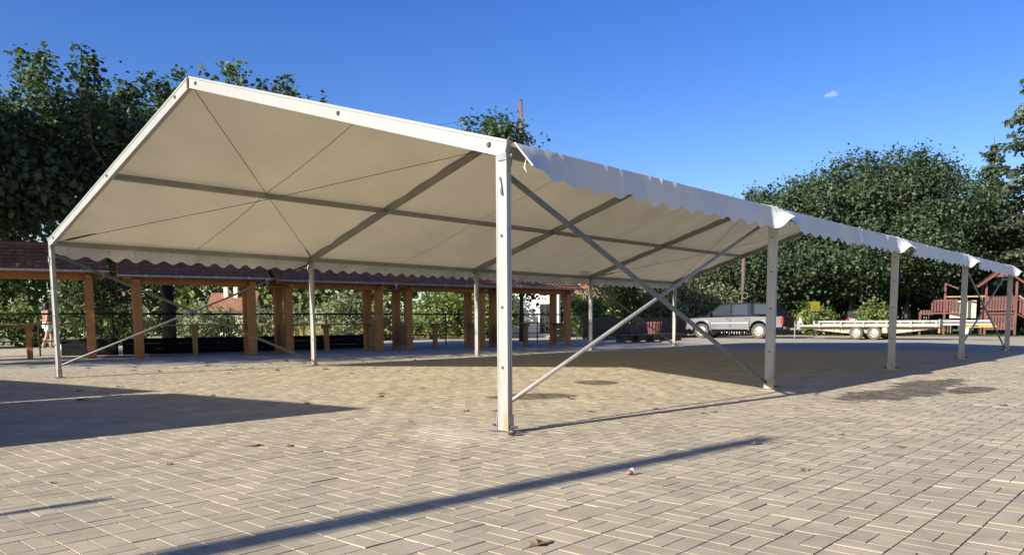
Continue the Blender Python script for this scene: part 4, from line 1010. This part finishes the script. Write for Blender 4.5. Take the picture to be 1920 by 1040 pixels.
# ------------------------------------------------------------------ small things on the paving
def dry_leaf_mesh(seed):
    r_ = random.Random(seed); V = [(0, 0, .012)]; n = 10
    for k in range(n):
        a_ = 2*math.pi*k/n; rr = (1.0 if k % 2 == 0 else .62)*r_.uniform(.75, 1.1); V.append((rr*math.cos(a_), rr*.75*math.sin(a_), r_.uniform(.0, .34)*abs(math.sin(a_))**2 + .02))
    V.append((-1.6, r_.uniform(-.2, .2), .05))
    F = [(0, k+1, (k+1) % n + 1) for k in range(n)] + [(n//2, n//2+1, n+1)]
    return MB().add(V, F).mesh('dry_leaf', MAT['dead_leaf'])
LM = [dry_leaf_mesh(k) for k in range(6)]
LP = [(-0.94, -1.67, .055), (-0.74, -1.51, .04), (-5.71, -1.19, .09), (-7.1, -0.74, .08), (-3.22, 1.29, .06), (-3.82, 2.46, .05), (-1.94, 2.22, .06), (-1.31, 2.55, .08), (2.26, -2.26, .055), (1.8, 0.74, .06), (2.45, -0.02, .05), (-0.64, 4.63, .05), (-3.56, 1.56, .05), (-4.98, 0.06, .05), (-3.23, 0.26, .06), (-7.35, 0.8, .05), (-7.41, -0.11, .06), (-11.42, 2.55, .07), (-11.84, 3.43, .08), (-11.15, 3.68, .07), (-10.14, 3.48, .08), (-11.52, 4.71, .09), (-9.06, 3.42, .08), (-8.59, 4.18, .08), (-7.11, 3.72, .06), (-10.35, 6.4, .07), (-8.06, 5.0, .06), (-13.95, 0.69, .08), (-10.4, 0.22, .06), (-11.22, 1.62, .08), (-10.45, 1.8, .08), (-1.36, 0.9, .05), (-0.32, 1.62, .055), (0.04, 2.22, .05), (0.59, 2.19, .05), (0.63, 2.34, .04), (-1.13, 1.09, .05), (-1.15, -0.02, .035), (-0.69, -2.42, .03), (-0.61, -3.12, .03), (2.63, 1.25, .04), (2.11, 1.59, .035), (2.62, 4.75, .07), (1.04, 9.82, .06),
      (-12.3, 2.1, .08), (-12.8, 3.9, .08), (-12.1, 5.5, .09), (-11.6, 6.6, .07), (-10.9, 5.2, .07), (-9.6, 4.6, .07), (-12.9, 1.4, .07), (-13.4, 2.6, .08), (-9.9, 7.6, .07), (-11.0, 8.4, .08), (-8.8, 2.3, .06), (-9.9, 2.9, .07)]
for k, (x, y, r_) in enumerate(LP):
    o = link('dry_leaf', LM[k % 6], None, (x, y, .003)); o.scale = (r_, r_, r_); o.rotation_euler = (random.uniform(-.1, .1), random.uniform(-.1, .1), random.uniform(0, 6.28))
    tag(o, 'curled dry brown leaf fallen on the paving', 'leaf', 'dry leaves scattered over the paving')
o = empty('crumpled_wrapper', (1.736, -.818, 0), .4, 'small crumpled red and white wrapper on the right foreground paving', 'wrapper')
def crumple(r_, seed, c):
    q = random.Random(seed); m = MB().lathe([(r_*.3, 0), (r_*.9, r_*.25), (r_, r_*.8), (r_*.6, r_*1.35), (r_*.1, r_*1.5)], 9, 'z', c)
    m.v = [(x+q.uniform(-.3,.3)*r_, y+q.uniform(-.3,.3)*r_, max(.002, z+q.uniform(-.25,.25)*r_)) for x, y, z in m.v]; return m
crumple(.019, 3, (0, 0, 0)).build('red_part', MAT['red_foil'], o); crumple(.012, 5, (.012, .008, .022)).build('white_part', MAT['whitecloth'], o)

# small wisp of cloud, far away over the grove
ck = N('cloud_vapour'); ck.col((.9, .9, .92)); ck.set(Roughness=1.0)
tp = ck.n('BsdfTransparent'); mx = ck.n('MixShader'); lw = ck.n('LayerWeight'); lw.inputs['Blend'].default_value = .35
ck.l(ck.math('MULTIPLY', ck.ramp(lw.outputs['Facing'], [(.0, 1), (.30, .75), (.8, 0)]), .09), mx.inputs[0]); ck.l(tp.outputs[0], mx.inputs[1]); ck.l(ck.b.outputs[0], mx.inputs[2]); ck.l(mx.outputs[0], ck.o.inputs['Surface'])
CD = 1500.0; cdir = Vector((fh[0], fh[1], 0)); cright = Vector((rh[0], rh[1], 0))
cpos = Vector((CAM[0], CAM[1], .9)) + cdir*CD + cright*(CD*.399) + Vector((0, 0, CD*.2785))
cm = MB(); cv = []; nu, nv = 28, 16
for a_ in range(nv+1):
    for b_ in range(nu):
        th, ph_ = math.pi*a_/nv, 2*math.pi*b_/nu; x, y, z = math.sin(th)*math.cos(ph_), math.sin(th)*math.sin(ph_), math.cos(th)
        q_ = 1 + .22*math.sin(3*x+1)*math.sin(4*y+2*z) + .14*math.sin(7*x+2)*math.sin(6*z+y)
        p = cright*(12.5*x*q_) + cdir*(6*y*q_); p.z += 4.8*z*q_ + 12.5*x*.22 - 2.5*x*x; cv.append(p)
cm.add(cv, [(a_*nu+b_, a_*nu+(b_+1) % nu, (a_+1)*nu+(b_+1) % nu, (a_+1)*nu+b_) for a_ in range(nv) for b_ in range(nu)])
co = cm.build('cloud', ck.m, None, cpos, smooth=True); tag(co, 'single small pale wisp of cloud in the blue sky', 'cloud')
